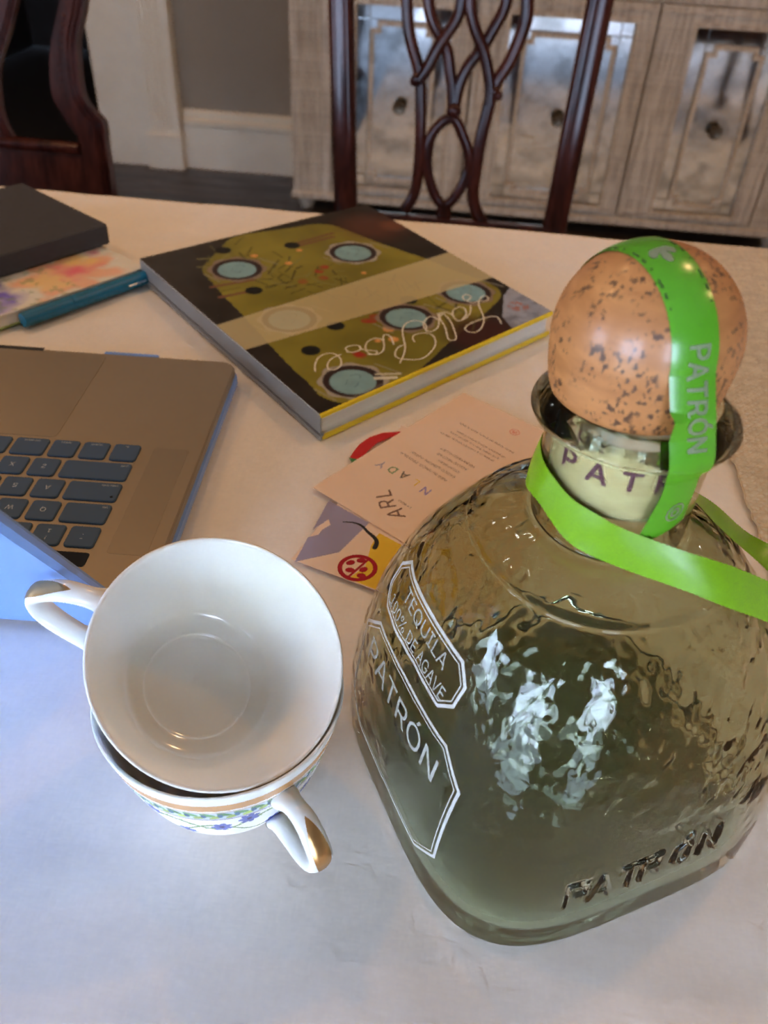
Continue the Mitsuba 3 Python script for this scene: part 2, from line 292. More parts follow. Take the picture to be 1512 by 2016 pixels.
def runner():
    """a heightfield of interlaced strands: thick wefts along x that rise and dip over the warps"""
    xs = np.r_[np.arange(0.1975, 0.44, 0.00075), np.linspace(0.45, 0.62, 60)]; ys = np.arange(-0.08, 0.87, 0.00082)
    U, V = np.meshgrid(xs, ys, indexing='ij')
    wob = 0.0011 * (meshkit.fbm(np.stack([U * 30, V * 30, U * 0], -1), 2, 8) - 0.5)
    q = (V + wob) / 0.00333; row = np.floor(q); b_ = q - row - 0.5
    a_ = (U + 0.3 * wob) / 0.0062 + 0.5 * (row % 2); c_ = a_ - np.floor(a_) - 0.5
    h = np.sqrt(np.clip(1 - (b_ / 0.5) ** 2, 0, 1)) * (0.35 + 0.65 * np.cos(PI * c_) ** 1.0)
    e = np.minimum(U - 0.1975, 0.02) / 0.02
    x = U + (1 - e) * 0.0022 * (meshkit.noise(np.stack([V * 160, V * 0, V * 0], -1)) - 0.5)
    z = TZ + 0.0014 + 0.0019 * h
    top = np.stack([x, V, z], -1).reshape(-1, 3); bot = np.stack([x, V, z * 0 + TZ + 0.0008], -1).reshape(-1, 3)
    f = tri(grid_faces(*U.shape)); n, m = U.shape
    ring = np.r_[np.arange(m), np.arange(1, n) * m + m - 1, (n - 1) * m + np.arange(m - 2, -1, -1), np.arange(n - 2, 0, -1) * m]
    r2 = np.roll(ring, -1); N = len(top)
    side = np.vstack([np.stack([ring, r2, r2 + N], 1), np.stack([ring, r2 + N, ring + N], 1)])
    return trimesh.Trimesh(np.vstack([top, bot]), np.vstack([f, side]), process=False)
tag(obj('table_runner', runner(), 'jute', True), 'coarse woven tan jute runner on the white cloth behind the bottle', 'table runner')

# ================================================================== chairs
CS, CY = 0.18, 1.5                                                     # back leans: y = CY + CS (z - TZ)
def onback(x, z, dy=0.0): return (x, CY + CS * (z - TZ) + dy, z)
BN = np.array([0, 1, -CS]) / math.hypot(1, CS)                         # back-plane normal
def ribbon(pts, w=0.0095, d=0.0085, dy=0.0, n=48, closed=False):
    P = spline([onback(x, z, dy) for x, z in pts], n, closed)
    return sweep(P, w, d, ref=BN, k=12, closed=closed, power=2.4)
def chair_base(c, xl, xr, yb, front, m='mahogany', fz=0.0):
    """seat, rails and legs of a chair whose back stands at y = yb and whose front edge is at y = front"""
    xm = (xl + xr) / 2
    obj(c + '__seat', rslab(xl - 0.02, xr + 0.02, front, yb - 0.03, 0.44, 0.485, 0.03, 0.014), 'dark')
    obj(c + '__seat_rail', cat(bx(xl - 0.03, xr + 0.03, front - 0.008, front + 0.02, 0.37, 0.445), bx(xl - 0.03, xl - 0.005, front, yb, 0.37, 0.445), bx(xr + 0.005, xr + 0.03, front, yb, 0.37, 0.445), bx(xl, xr, yb - 0.03, yb, 0.37, 0.445)), m)
    for s, x in ((-1, xl - 0.005), (1, xr + 0.005)):
        P = spline([(x, front + 0.02, 0.44), (x + s * 0.012, front, 0.30), (x - s * 0.004, front + 0.02, 0.12), (x + s * 0.01, front - 0.004, fz + 0.035)], 24)
        leg = sweep(P, np.interp(np.arange(24), [0, 6, 18, 23], [.032, .03, .016, .022]), np.interp(np.arange(24), [0, 6, 18, 23], [.032, .03, .016, .022]), ref=(0, 1, 0), k=10)
        b = trimesh.creation.icosphere(2, 0.034); b.apply_translation((x + s * 0.012, front - 0.012, fz + 0.0343))
        obj(c + '__leg', cat(leg, b), m, 40)
        obj(c + '__leg', sweep(spline([(x, yb - 0.02, 0.44), (x, yb + 0.03, 0.25), (x, yb + 0.16, fz + 0.0110)], 14), 0.018, 0.02, ref=(0, 1, 0), k=8, power=4), m, 40)
c = 'dining_chair'
tag(c, 'dark mahogany chair with an interlaced ribbon splat behind the book', 'chair')
def post(xb, zb, xt, zt, w=0.021):
    k = (xt - xb) / (zt - zb); P = [onback(xb + k * (z - zb) + 0.02 * max(0, z - 0.9) * np.sign(k), z) for z in np.linspace(0.43, 1.02, 24)]
    return sweep(P, w, 0.016, ref=BN, k=14, power=3.0)
obj(c + '__back_post', post(-0.2143, 0.5576, -0.2342, 0.8591), 'mahogany', 40)
obj(c + '__back_post', post(0.1555, 0.541, 0.1704, 0.8829), 'mahogany', 40)
RIB = {
 'A': [(-.135, .99), (-.1335, .90), (-.1296, .8653), (-.1238, .8266), (-.1105, .7905), (-.1007, .7649), (-.095, .7215), (-.0914, .6694), (-.0905, .6243), (-.095, .5811), (-.1112, .5531)],
 'A2': [(-.1001, .7583), (-.0899, .7722), (-.0773, .7991), (-.0628, .8225), (-.047, .8485), (-.043, .8704), (-.046, .91), (-.075, .95), (-.09, .99)],
 'B': [(-.08, .99), (-.0985, .92), (-.0958, .8673), (-.0891, .8445), (-.078, .8263), (-.0608, .8034), (-.0522, .7747), (-.0456, .7485), (-.0398, .7081)],
 'C': [(-.0384, .7082), (-.0377, .7288), (-.0331, .7561), (-.021, .7833), (-.0033, .807), (.0117, .8349), (.0245, .8621), (.0265, .89), (.015, .94), (.0, .99)],
 'D': [(.0, .99), (-.025, .93), (-.0294, .8712), (-.0253, .8514), (-.013, .8255), (-.0012, .8056), (.0097, .7787), (.0168, .7527), (.0189, .7293)],
 'E': [(.07, .99), (.060, .91), (.0587, .8763), (.0608, .8566), (.0574, .8362), (.0501, .8104), (.039, .7839), (.0282, .7668), (.021, .7497), (.0179, .7292), (.0127, .6945), (.0092, .6589), (.0077, .6226), (.007, .5947), (.0144, .567), (.0316, .5434)]}
LOOP = [(-.0401, .7043), (-.0612, .6927), (-.0731, .6743), (-.0767, .649), (-.0741, .62), (-.066, .5984), (-.0538, .5768), (-.0407, .5683), (-.0292, .5749), (-.017, .5929), (-.0075, .6159), (-.0043, .6399), (-.0109, .6628), (-.0232, .6849)]
def knot(x, z, r=0.014):
    b = trimesh.creation.icosphere(2, r); b.apply_scale((1, .8, 1)); b.apply_translation(onback(x, z, -0.004)); return b
obj(c + '__splat', cat(ribbon(RIB['A']), ribbon(RIB['A2'], dy=-.005), ribbon(RIB['B'], dy=.003), ribbon(RIB['C'], dy=.003), ribbon(RIB['D'], dy=-.005), ribbon(RIB['E'], w=.0105),
    ribbon(LOOP, w=.0088, closed=True, n=60), ribbon([(-.0400, .575), (-.0398, .556), (-.0385, .536)], w=.013, n=8),
    knot(-.1035, .757, .011), knot(-.1075, .7545, .008), knot(.0215, .7475, .012), knot(.0305, .7435, .008), knot(-.039, .716, .0125)), 'mahogany', 50)
obj(c + '__shoe', sweep([onback(x, 0.532 + 0.010 * (x < 0) * 0) for x in np.linspace(-0.215, 0.158, 10)], 0.017, 0.018, ref=BN, k=10, power=4), 'mahogany', 40)
obj(c + '__crest_rail', ribbon([(-.30, 1.03), (-.2, 1.0), (-.1, .995), (-.03, 1.01), (.04, .995), (.14, 1.0), (.24, 1.03)], w=.026, d=.013), 'mahogany', 50)
chair_base(c, -0.22, 0.165, CY - 0.05, 1.02, fz=0.0042)
c = 'dining_chair_001'
tag(c, 'carved mahogany chair with beaded post beside the dark doorway, partly out of frame', 'chair')
open_r = [(-.6700, .99), (-.6830, .90), (-.6982, .8318), (-.7127, .7975), (-.7243, .7625), (-.73, .7341), (-.7325, .7052), (-.73, .6864), (-.7206, .6679), (-.7092, .6492), (-.6942, .6306)]
out_r = [(-.6250, .99), (-.640, .89), (-.6574, .8342), (-.6642, .8113), (-.6765, .7792), (-.6800, .7369), (-.6790, .7011), (-.6690, .68), (-.6507, .6623), (-.6449, .6523), (-.6448, .622), (-.6425, .5943), (-.6407, .5436), (-.640, .44)]
open_l = [(-.755, .86), (-.7722, .8275), (-.793, .7817), (-.8153, .7399), (-.8246, .7063), (-.8272, .662), (-.8213, .6352), (-.8132, .6205)]
MBK = frame((0, CY - CS * TZ, 0), (1, 0, 0), (0, CS / math.hypot(1, CS), 1 / math.hypot(1, CS)), (0, -1 / math.hypot(1, CS), CS / math.hypot(1, CS)))
KB = math.hypot(1, CS)
def backplate(poly, d=0.03, off=-0.015, bevel=0.006):
    g = Polygon([(x, z * KB) for x, z in poly]).buffer(0)
    m = cat(ext(g, d - bevel, off), ext(g.buffer(-bevel * 0.55), bevel * 0.55, off + d - bevel), ext(g.buffer(-bevel), bevel * 0.45, off + d - bevel * 0.45)); return moved(m, MBK)
pr = [tuple(p) for p in spline(open_r, 40)]; po = [tuple(p) for p in spline(out_r, 60)]
k = obj(c + '__back_post', backplate(pr + [(-0.694, 0.44)] + po[::-1], 0.034, -0.017, 0.012), 'mahogany', 30)
beads = []
for i, (x, z) in enumerate(spline([(-.690, .812), (-.7005, .772), (-.7055, .74), (-.7060, .706), (-.698, .683)], 13)):
    b = trimesh.creation.icosphere(1, 0.0042 - 0.0001 * i); b.apply_translation(onback(x, z, -0.017)); beads.append(b)
obj(k + '__bead_carving', cat(beads), 'mahogany', True)
mx = -0.7775 * 2                                                         # mirror line of the back
obj(c + '__back_post', backplate([(mx * 1.03 - x, z) for x, z in pr + [(-0.694, 0.44)] + po[::-1]], 0.034, -0.017, 0.012), 'mahogany', 30)
sp = [tuple(p) for p in spline(open_l, 30)]
obj(c + '__splat', backplate(sp + [(-.80, .60), (-.86, .60)] + [(-0.845 * 2 - x, z) for x, z in sp[::-1]] + [(-.93, .99), (-.755, .99)], 0.022, -0.008, 0.008), 'mahogany', 30)
obj(c + '__cross_rail', ribbon([(-.90, .612), (-.85, .612), (-.80, .612), (-.75, .612), (-.69, .612)], w=.0105, d=.016, dy=-.004), 'mahogany', 50)
obj(c + '__apron', backplate([(-1.0, .602), (-.66, .602), (-.66, .44), (-1.0, .44)], 0.026, -0.014, 0.006), 'mahogany', 30)
obj(c + '__crest_rail', ribbon([(-1.05, 1.03), (-.95, .995), (-.8, 1.0), (-.68, .995), (-.58, 1.03)], w=.028, d=.013), 'mahogany', 50)
chair_base(c, -1.0, -0.66, CY - 0.05, 1.02)

c = 'dining_chair_002'
tag(c, 'mahogany chair whose dark legs show only in the mirror of the right-hand sideboard door', 'chair')
DXC = 1.06
def shifted(pts): return [(x + DXC, z) for x, z in pts]
obj(c + '__back_post', post(-0.2143 + DXC, 0.5576, -0.2342 + DXC, 0.8591), 'mahogany', 40)
obj(c + '__back_post', post(0.1555 + DXC, 0.541, 0.1704 + DXC, 0.8829), 'mahogany', 40)
obj(c + '__splat', cat([ribbon(shifted(RIB[q]), dy=d_) for q, d_ in (('A', 0), ('A2', -.005), ('B', .003), ('C', .003), ('D', -.005), ('E', 0))], ribbon(shifted(LOOP), w=.0088, closed=True, n=60), ribbon(shifted([(-.0400, .575), (-.0398, .556), (-.0385, .536)]), w=.013, n=8)), 'mahogany', 50)
obj(c + '__shoe', sweep([onback(x + DXC, 0.532) for x in np.linspace(-0.215, 0.158, 10)], 0.017, 0.018, ref=BN, k=10, power=4), 'mahogany', 40)
obj(c + '__crest_rail', ribbon(shifted([(-.30, 1.03), (-.2, 1.0), (-.1, .995), (-.03, 1.01), (.04, .995), (.14, 1.0), (.24, 1.03)]), w=.026, d=.013), 'mahogany', 50)
chair_base(c, -0.22 + DXC, 0.165 + DXC, CY - 0.05, 1.02, fz=0.0042)

# ================================================================== laptop (user sits at the far side)
a = math.radians(183.3); LO = np.array([-0.1549, 0.5207, TZ])
ML_ = rotz(a, LO) @ np.diag([1, 1, 1, 1.0])
# local: x to the user's right (image left), y toward the hinge (toward camera)
mat('alu', pri(tint((0.27, 0.215, 0.15), 0.02, 300), 0.45, 0.5, metallic=0.55))
mat('alu_pad', pri(tint((0.245, 0.195, 0.135), 0.02, 300), 0.40, 0.5, metallic=0.5))
mat('key', pri((0.046, 0.084, 0.135), 0.55, 0.25))
mat('key_print', pri((0.45, 0.48, 0.5), 0.6, 0.2))
mat('glass_black', pri((0.006, 0.006, 0.007), 0.12, 0.5))
mat('shell_blue', pri((0.17, 0.31, 0.66), 0.38, 0.4))
mat('black_rubber', pri((0.02, 0.02, 0.02), 0.6, 0.3))
lp = 'laptop'
tag(lp, 'open grey laptop in a blue shell with slate-blue keys, beside the cups', 'laptop')
LW, LD, LH = 0.349, 0.241, 0.0155
notch = sbox(LW / 2 - 0.032, -0.001, LW / 2 + 0.032, 0.0028)
obj(lp + '__base', moved(rslab(0, LW, 0, LD, 0.004, LH, 0.011, 0.0012), ML_), 'alu', 30)
obj(lp + '__case_shell', moved(rslab(-0.0014, LW + 0.0014, -0.0006, LD + 0.001, 0.0012, 0.0105, 0.012, 0.002), ML_), 'shell_blue', 30)
obj(lp + '__case_shell__clip', moved(rslab(.058, .098, -0.0022, 0.0012, .0105, LH + .0006, .001, .0006, 2), ML_), 'shell_blue', 30)
obj(lp + '__finger_notch', moved(ext(notch, 0.0004, LH + 0.00005), ML_), 'black_rubber')
obj(lp + '__trackpad', moved(rslab(0.0945, LW - 0.0945, 0.003, 0.108, LH - 0.0002, LH + 0.00025, 0.004, 0.0002), ML_), 'alu_pad', 30)
KX, KY, U = 0.0385, 0.1115, 0.0192
rows = [
    [('fn', .0165, 's'), ('control', .0165, 's'), ('option', .0165, 's'), ('command', .021, 's'), ('', .0930, 's'), ('command', .021, 's'), ('option', .0165, 's'), ('', .0165, 's'), ('', .0165, 's'), ('', .0165, 's')],
    [('shift', .0408, 's')] + [(ch, .0165, 'c') for ch in 'ZXCVBNM,./'] + [('shift', .0408, 's')],
    [('caps lock', .0312, 's')] + [(ch, .0165, 'c') for ch in "ASDFGHJKL;'"] + [('return', .0312, 's')],
    [('tab', .0264, 's')] + [(ch, .0165, 'c') for ch in 'QWERTYUIOP[]'] + [('\\', .0168, 'c')],
    [('~', .0165, 'c')] + [(ch, .0165, 'c') for ch in '1234567890-='] + [('delete', .0264, 's')]]
SYM = {'1': '!', '2': '@', '3': '#', '4': '$', '5': '%', '6': '^', '7': '&', '8': '*', '9': '(', '0': ')'}
for r, row in enumerate(rows):
    x, y = KX, KY + r * 0.0197
    for nm, w, kind in row:
        k = obj(lp + '__key', moved(rslab(x, x + w, y, y + 0.0168, LH - 0.0005, LH + 0.0013, 0.0022, 0.0005, 3), ML_), 'key', 30)
        if nm and x < 0.20:
            zt = LH + 0.00134
            ms = []
            if kind == 'c':
                if nm == '~': ms = [(('~', 0.0022), 0.0095), (('`', 0.0026), 0.0045)]
                elif nm in SYM: ms = [((SYM[nm], 0.0026), 0.0105), ((nm, 0.0028), 0.0045)]
                else: ms = [((nm, 0.0036), 0.0065)]
                tm = []
                for (tx, h), yo in ms:
                    q = meshkit.text_mesh(tx, h, 0.00005); q.apply_translation((x + w / 2 - q.bounds[:, 0].mean(), y + yo, zt)); tm.append(q)
            else:
                q = meshkit.text_mesh(nm, 0.0016, 0.00005)
                left = x < 0.15
                q.apply_translation((x + (0.002 if nm in ('shift', 'tab', 'caps lock') else w / 2 - q.bounds[:, 0].mean()) if left else x, y + 0.0022, zt)); tm = [q]
                if nm == 'caps lock':
                    pass
            obj(k + '__legend', moved(cat(tm), ML_), 'key_print')
            if nm == 'caps lock':
                dot = trimesh.creation.cylinder(0.0009, 0.00008, sections=16); dot.apply_translation((x + 0.003, y + 0.013, zt)); obj(k + '__light', moved(dot, ML_), 'glass_black')
        x += w + 0.0027
obj(lp + '__touch_bar', moved(rslab(KX, LW - KX - 0.018, KY + 5 * 0.0197 + 0.0003, KY + 5 * 0.0197 + 0.0113, LH - 0.0003, LH + 0.0004, 0.0018, 0.0003, 3), ML_), 'glass_black', 30)
mat('lit_print', {'type': 'diffuse', 'reflectance': rgb(.9, .9, .9)})
esc = meshkit.text_mesh('esc', 0.0026, 0.00005, True); esc.apply_translation((KX + 0.019, KY + 5 * 0.0197 + 0.0045, LH + 0.00042)); obj(lp + '__touch_bar__legend', moved(esc, ML_), 'lit_print')
# speaker grilles beside the keys: a slightly darker perforated strip
obj(lp + '__speaker_grille', moved(rslab(0.0085, 0.0305, KY, KY + 0.098, LH - 0.0002, LH + 0.0001, 0.002, 0.0001), ML_), 'alu_pad', 30)
# lid, hinged at the camera side and leaning 30 degrees past upright toward the camera
la = math.radians(31.5)
ldir, lnor = np.array([0, math.sin(la), math.cos(la)]), np.array([0, math.cos(la), -math.sin(la)])     # up the lid; outward (back) normal
MLID = ML_ @ frame((0, LD + 0.007, 0.0125), (1, 0, 0), ldir, lnor)
obj(lp + '__lid', moved(rslab(0.0012, LW - 0.0012, 0.0, 0.2365, 0.0, 0.0055, 0.011, 0.0015), MLID), 'alu', 30)
obj(lp + '__lid__screen', moved(rslab(0.006, LW - 0.006, 0.012, 0.232, -0.0006, 0.0004, 0.006, 0.0003), MLID), 'glass_black', 30)
obj(lp + '__lid_shell', moved(rslab(-0.0015, LW + 0.0015, -0.006, 0.2395, 0.0003, 0.0072, 0.012, 0.0022), MLID), 'shell_blue', 30)
hinge = trimesh.creation.cylinder(0.0055, LW - 0.05, sections=20); hinge.apply_transform(frame((LW / 2, LD - 0.001, 0.011), (0, 1, 0), (0, 0, 1), (1, 0, 0)))
obj(lp + '__hinge', moved(hinge, ML_), 'black_rubber', 30)

# ================================================================== big table book
QN, QR, QTP, QTL = (np.array(p) for p in ((-0.0817, 0.4557), (0.079, 0.6404), (-0.1036, 0.8481), (-0.2797, 0.6702)))
EU = (QR - QN) / np.linalg.norm(QR - QN); EV = np.array([-EU[1], EU[0]])
BH, CV = 0.0205, 0.0022
def bq(i):                                                             # the book's outline inset by i metres
    g = Polygon([QN, QR, QTP, QTL]).buffer(-i, join_style=2) if i else Polygon([QN, QR, QTP, QTL]); return g
mat('board', pri((0.62, 0.60, 0.57), 0.5, 0.3))
mat('yellow', pri((0.74, 0.56, 0.02), 0.45, 0.3))
def pages(p, n, uv):
    s = noise(p.z * 3200, (p.x + p.y) * 3, 0.5) * 0.6 + noise(p.z * 900, (p.x - p.y) * 6, 2.5) * 0.4
    return mi.Color3f(0.80, 0.79, 0.77) * (0.55 + 0.6 * s)
mat('pages', pri(proc(pages), 0.8, 0.1))
mat('print', pri({'type': 'mesh_attribute', 'name': 'vertex_color'}, 0.25, 0.25))
mat('script', pri((0.78, 0.73, 0.62), 0.4, 0.3))
bk = 'table_book'
tag(bk, 'large hardcover book with teal plates pictured on its cover and yellow edges', 'book')
obj(bk + '__front_cover', ext(bq(0), CV - 0.0002, TZ + BH - CV), 'board')
obj(bk + '__back_cover', ext(bq(0), CV, TZ + 0.0006), 'board')
pg = bq(0.0028).union(bq(0.0028).intersection(Polygon([QR, QTP, QTP + EU * 0.1, QR + EU * 0.1])))
obj(bk + '__pages', ext(pg, BH - 2 * CV - 0.0006, TZ + 0.0006 + CV), 'pages')
def strip_between(A, B, z0, z1, w=0.0011):
    A, B = np.array(A), np.array(B); d = (B - A) / np.linalg.norm(B - A); nrm = np.array([d[1], -d[0]])
    return ext(Polygon([A + nrm * w, B + nrm * w, B - nrm * 0.0012, A - nrm * 0.0012]), z1 - z0, z0)
obj(bk + '__front_cover__yellow_edge', strip_between(QN, QR, TZ + BH - CV - .0002, TZ + BH + 0.0001), 'yellow')
obj(bk + '__back_cover__yellow_edge', strip_between(QN, QR, TZ + 0.0004, TZ + CV + .0008), 'yellow')
mat('spine_grey', pri(tint((0.24, 0.228, 0.212), 0.04, 60), 0.55, 0.3))
sw = LineString([QN + EU * .0006 + EV * .001, QTL + EU * .0006]).buffer(0.0008)
obj(bk + '__spine', cat(ext(sw, BH - CV - .0042, TZ + 0.0052), ext(LineString([QN + EU * .0002, QTL]).buffer(0.0012), .0030, TZ + 0.0006), ext(LineString([QN + EU * .0018, QTL + EU * .0018]).buffer(0.0008), .0020, TZ + 0.0034)), 'spine_grey')
def cover():
    n, m = 270, 300
    S, R_ = np.meshgrid(np.linspace(0, 1, n), np.linspace(0, 1, m), indexing='ij')
    P = ((1 - S) * (1 - R_))[..., None] * QN + (S * (1 - R_))[..., None] * QR + (S * R_)[..., None] * QTP + ((1 - S) * R_)[..., None] * QTL
    d = P - QN; u, v = d @ EU, d @ EV
    nz = lambda f, s=0, o=3: meshkit.fbm(np.stack([u * f, v * f, u * 0], -1), o, s)
    col = np.array([0.020, 0.013, 0.008]) * (0.7 + 0.8 * nz(40)[..., None])
    def put(mask, c, a=1.0):
        nonlocal col
        k = (np.clip(mask, 0, 1) * a)[..., None]; col = col * (1 - k) + np.asarray(c) * k
    disc = lambda x, y, r, s=0.0008: np.clip((r - np.hypot(u - x, v - y)) / s + 0.5, 0, 1)
    def seg(x0, y0, x1, y1, w):
        dx, dy = x1 - x0, y1 - y0; tt = np.clip(((u - x0) * dx + (v - y0) * dy) / (dx * dx + dy * dy), 0, 1)
        return np.clip((w - np.hypot(u - x0 - tt * dx, v - y0 - tt * dy)) / 0.0006 + 0.5, 0, 1)
    plates = [(.087, .2215), (.1912, .189), (.2141, .0693), (.0666, .1207), (.1418, .0664), (.045, .0192)]
    hull = MultiPoint(plates + [(.13, .252), (.19, .236)]).convex_hull.buffer(0.030)
    wig = 0.004 * (nz(30, 7) - .5)
    olive = np.array([0.20, 0.155, 0.018]) * (0.55 + 0.9 * nz(22, 2)[..., None])
    put(contains_xy(hull, u + wig, v + wig).astype(float), olive)
    put(contains_xy(Polygon([(.19, -.01), (.26, -.01), (.27, .06), (.235, .045), (.205, .02)]), u, v).astype(float) * (nz(150, 3) + .3), (0.34, 0.345, 0.37))
    put(disc(.2296, .0242, .009) * (nz(260, 8) > .5), (0.35, 0.13, 0.08), .8)
    put(disc(.17, .012, .028, .02), (0.045, 0.010, 0.006), .9)
    put(disc(.245, .225, .03, .03), (0.10, 0.028, 0.010), .7)
    put(disc(.265, .215, .012, .01), (0.16, 0.05, 0.02), .7)
    rng = np.random.default_rng(5)
    for k in range(130):                                                # branches, leaves and petals down the middle of the table
        tq = rng.uniform(); cx, cy = .085 + .10 * tq + rng.normal(0, .016), .245 - .215 * tq + rng.normal(0, .012)
        a_ = rng.uniform(0, PI); L = rng.uniform(.006, .024)
        put(seg(cx, cy, cx + L * math.cos(a_), cy + L * math.sin(a_), rng.uniform(.0004, .0011)), [(0.035, 0.022, .006), (0.07, .06, .010), (.22, .19, .05)][k % 3], .8)
    for x, y, r in ((.1171, .0606, .0046), (.1091, .0462, .0042), (.13, .205, .0035), (.115, .236, .0035), (.155, .222, .0030), (.098, .052, .0026), (.17, .15, .0025)):
        put(disc(x, y, r), (0.62, 0.27, 0.06)); put(disc(x + .001, y + .001, r * .4), (0.8, .5, .2), .7)
    for x, y in ((.1119, .0816), (.1175, .079), (.122, .083), (.150, .180), (.140, .176), (.137, .163), (.118, .168), (.071, .046), (.075, .043)):
        put(disc(x + .002 * math.sin(x * 900), y, .0042, .002) * (nz(300, 4) + .25), (0.30, 0.020, 0.012))
    for A, B in (((.085, .196), (.05, .205)), ((.045, .185), (.078, .178)), ((.152, .236), (.205, .235)), ((.155, .231), (.20, .228))): put(seg(*A, *B, .0022), (0.17, 0.065, 0.03), .9)
    for x, y in ((.1565, .2346), (.074, .1787), (.0486, .0714), (.10, .262), (.165, .088), (.088, .09)): put(disc(x, y, .0072), (0.008, 0.007, 0.005))
    for i, (x, y) in enumerate(plates):
        th = np.arctan2(v - y, u - x)
        rr = 0.0245 + 0.0014 * np.sin(8 * th) + .001 * nz(60, i)
        rad = np.hypot(u - x, v - y)
        put(np.clip((rr - rad) / .0012, 0, 1), (0.40, 0.35, 0.28) if i % 2 else (0.25, 0.17, 0.12), .9)
        put(disc(x, y, .0215), (0.035, 0.018, 0.014))
        put(disc(x - .0008, y - .0008, .0165), np.array((0.22, 0.36, 0.345)) * (.85 + .3 * nz(120, i)[..., None]))
        put(np.clip(1 - abs(np.hypot(u - x - .004 * np.sin((v - y) * 300), v - y) - .0065) / .0009, 0, 1) * (np.sin(3 * th) > -.2), (0.07, 0.14, 0.14), .6)
        for sx in (-1, 1): put(seg(x + sx * .028, y + .008, x + sx * .03 + .004, y - .012, .0008), (0.35, .30, .2), .55)
    put(seg(.060, .012, .072, .004, .0018), (0.7, .66, .52)); put(seg(.064, .016, .078, .006, .0012), (0.6, .55, .4))
    for k in range(9): put(seg(.035 + .003 * k, -.001 + .0005 * k, .0335 + .003 * k, .004, .0007), (.22, .17, .12), .6)
    up_, lo_ = .147 - .0387 * (u - .0157), .1015 - .109 * (u - .0098)
    band = np.clip((v - lo_) / .0008, 0, 1) * np.clip((up_ - v) / .0008, 0, 1)
    left = np.clip(1 - (u - .03) / .05, 0, 1)
    put(band, (0.58, 0.46, 0.22), .72); 
    V3 = np.c_[P.reshape(-1, 2), np.full(n * m, TZ + BH)]
    return trimesh.Trimesh(V3, tri(grid_faces(n, m)), process=False), col.reshape(-1, 3)
cm, cc = cover()
obj(bk + '__front_cover__picture', cm, 'print', False, color=cc)
SCR = [
 [(.1948, .0122), (.2005, .0229), (.1931, .0267), (.1796, .0276), (.1691, .0264), (.1638, .0213), (.1666, .0155), (.1764, .0171), (.1914, .028), (.2024, .0429), (.212, .0517), (.2217, .0546), (.2216, .0506), (.2149, .0474), (.2108, .0506), (.2043, .0515), (.202, .0573), (.2044, .0636), (.2109, .0657), (.2105, .0602), (.2033, .0575)],
 [(.1990, .050), (.192, .043), (.1801, .0367), (.171, .0368), (.1738, .0453), (.1839, .053), (.1908, .0517), (.1857, .0419), (.175, .0367)],
 [(.1738, .0453), (.1737, .053), (.167, .0543), (.1538, .0345), (.1426, .0189), (.1458, .0164), (.1546, .0248), (.1661, .0417), (.1703, .0537)],
 [(.1703, .0537), (.1600, .048), (.1514, .04), (.1403, .0376), (.1406, .0447), (.1505, .0537), (.1592, .0546), (.1592, .047), (.1669, .0563)],
 [(.0880, .0165), (.0905, .0184), (.1056, .0297), (.121, .0489), (.1341, .0588), (.1432, .0582), (.1463, .0505), (.1376, .0397)],
 [(.1189, .033), (.1236, .0399), (.1318, .0406), (.1373, .0346), (.1316, .0232), (.117, .0141), (.1039, .0119), (.0963, .0171), (.092, .0238), (.0961, .0304), (.1052, .0351), (.1108, .0342)],
 [(.1034, .0399), (.1105, .0535), (.1079, .0555), (.0976, .0444), (.0861, .0365), (.0801, .0396), (.0822, .0479), (.0904, .0551), (.0997, .0555), (.1013, .0484)],
 [(.0683, .0537), (.0719, .0499), (.0791, .0503), (.0813, .0547), (.0775, .0583), (.0712, .0581), (.0694, .0529)],
 [(.0813, .0547), (.0800, .0490), (.0845, .0430), (.0863, .0397), (.0822, .0380), (.0780, .0410)],
 [(.0319, .0454), (.0398, .0549), (.0508, .0608), (.0585, .058), (.0575, .0474), (.0478, .0392), (.0418, .0408), (.0442, .0467), (.0531, .0525), (.0628, .0531)]]
ttl = []
for s in SCR:
    q = spline(s, 12 * len(s)); w = QN + q[:, :1] * EU + q[:, 1:] * EV
    ttl.append(sweep(np.c_[w, np.full(len(w), TZ + BH + 0.00012)], 0.00062, 0.00012, k=6))
obj(bk + '__front_cover__title', cat(ttl), 'script')

# ================================================================== black book, floral notebook and pen
def placed(o, d1, z): return frame((o[0], o[1], z), (d1[0], d1[1], 0), (-d1[1], d1[0], 0), (0, 0, 1))
nd = np.array([-0.575, -0.818]); nd /= np.linalg.norm(nd)               # along the near edge, toward image left
mat('black_cover', pri(tint((0.030, 0.027, 0.025), 0.12, 400), 0.55, 0.35))
mat('paper', pri((0.80, 0.78, 0.72), 0.8, 0.1))
def rel(o, x, y): return np.array([o[0], o[1]]) + nd * x + np.array([nd[1], -nd[0]]) * y   # y away from the near edge
nb = 'floral_notebook'
tag(nb, 'notebook with an orange and purple watercolour flower cover, under the black book', 'notebook')
NO = np.array([-0.2775, 0.6735])
MN = frame((*NO, TZ), (*nd, 0), (nd[1], -nd[0], 0), (0, 0, -1))         # mirrored helper not used for meshes
def quad(o, lx, ly): return Polygon([rel(o, 0, 0), rel(o, lx, 0), rel(o, lx, ly), rel(o, 0, ly)])
mat('green_cover', pri((0.30, 0.36, 0.10), 0.5, 0.3))
obj(nb + '__back_cover', ext(quad(NO, .212, .205), 0.0012, TZ + 0.0003), 'green_cover')
obj(nb + '__pages', ext(quad(rel(NO, .001, .001), .210, .203), 0.0082, TZ + 0.0015), 'paper')
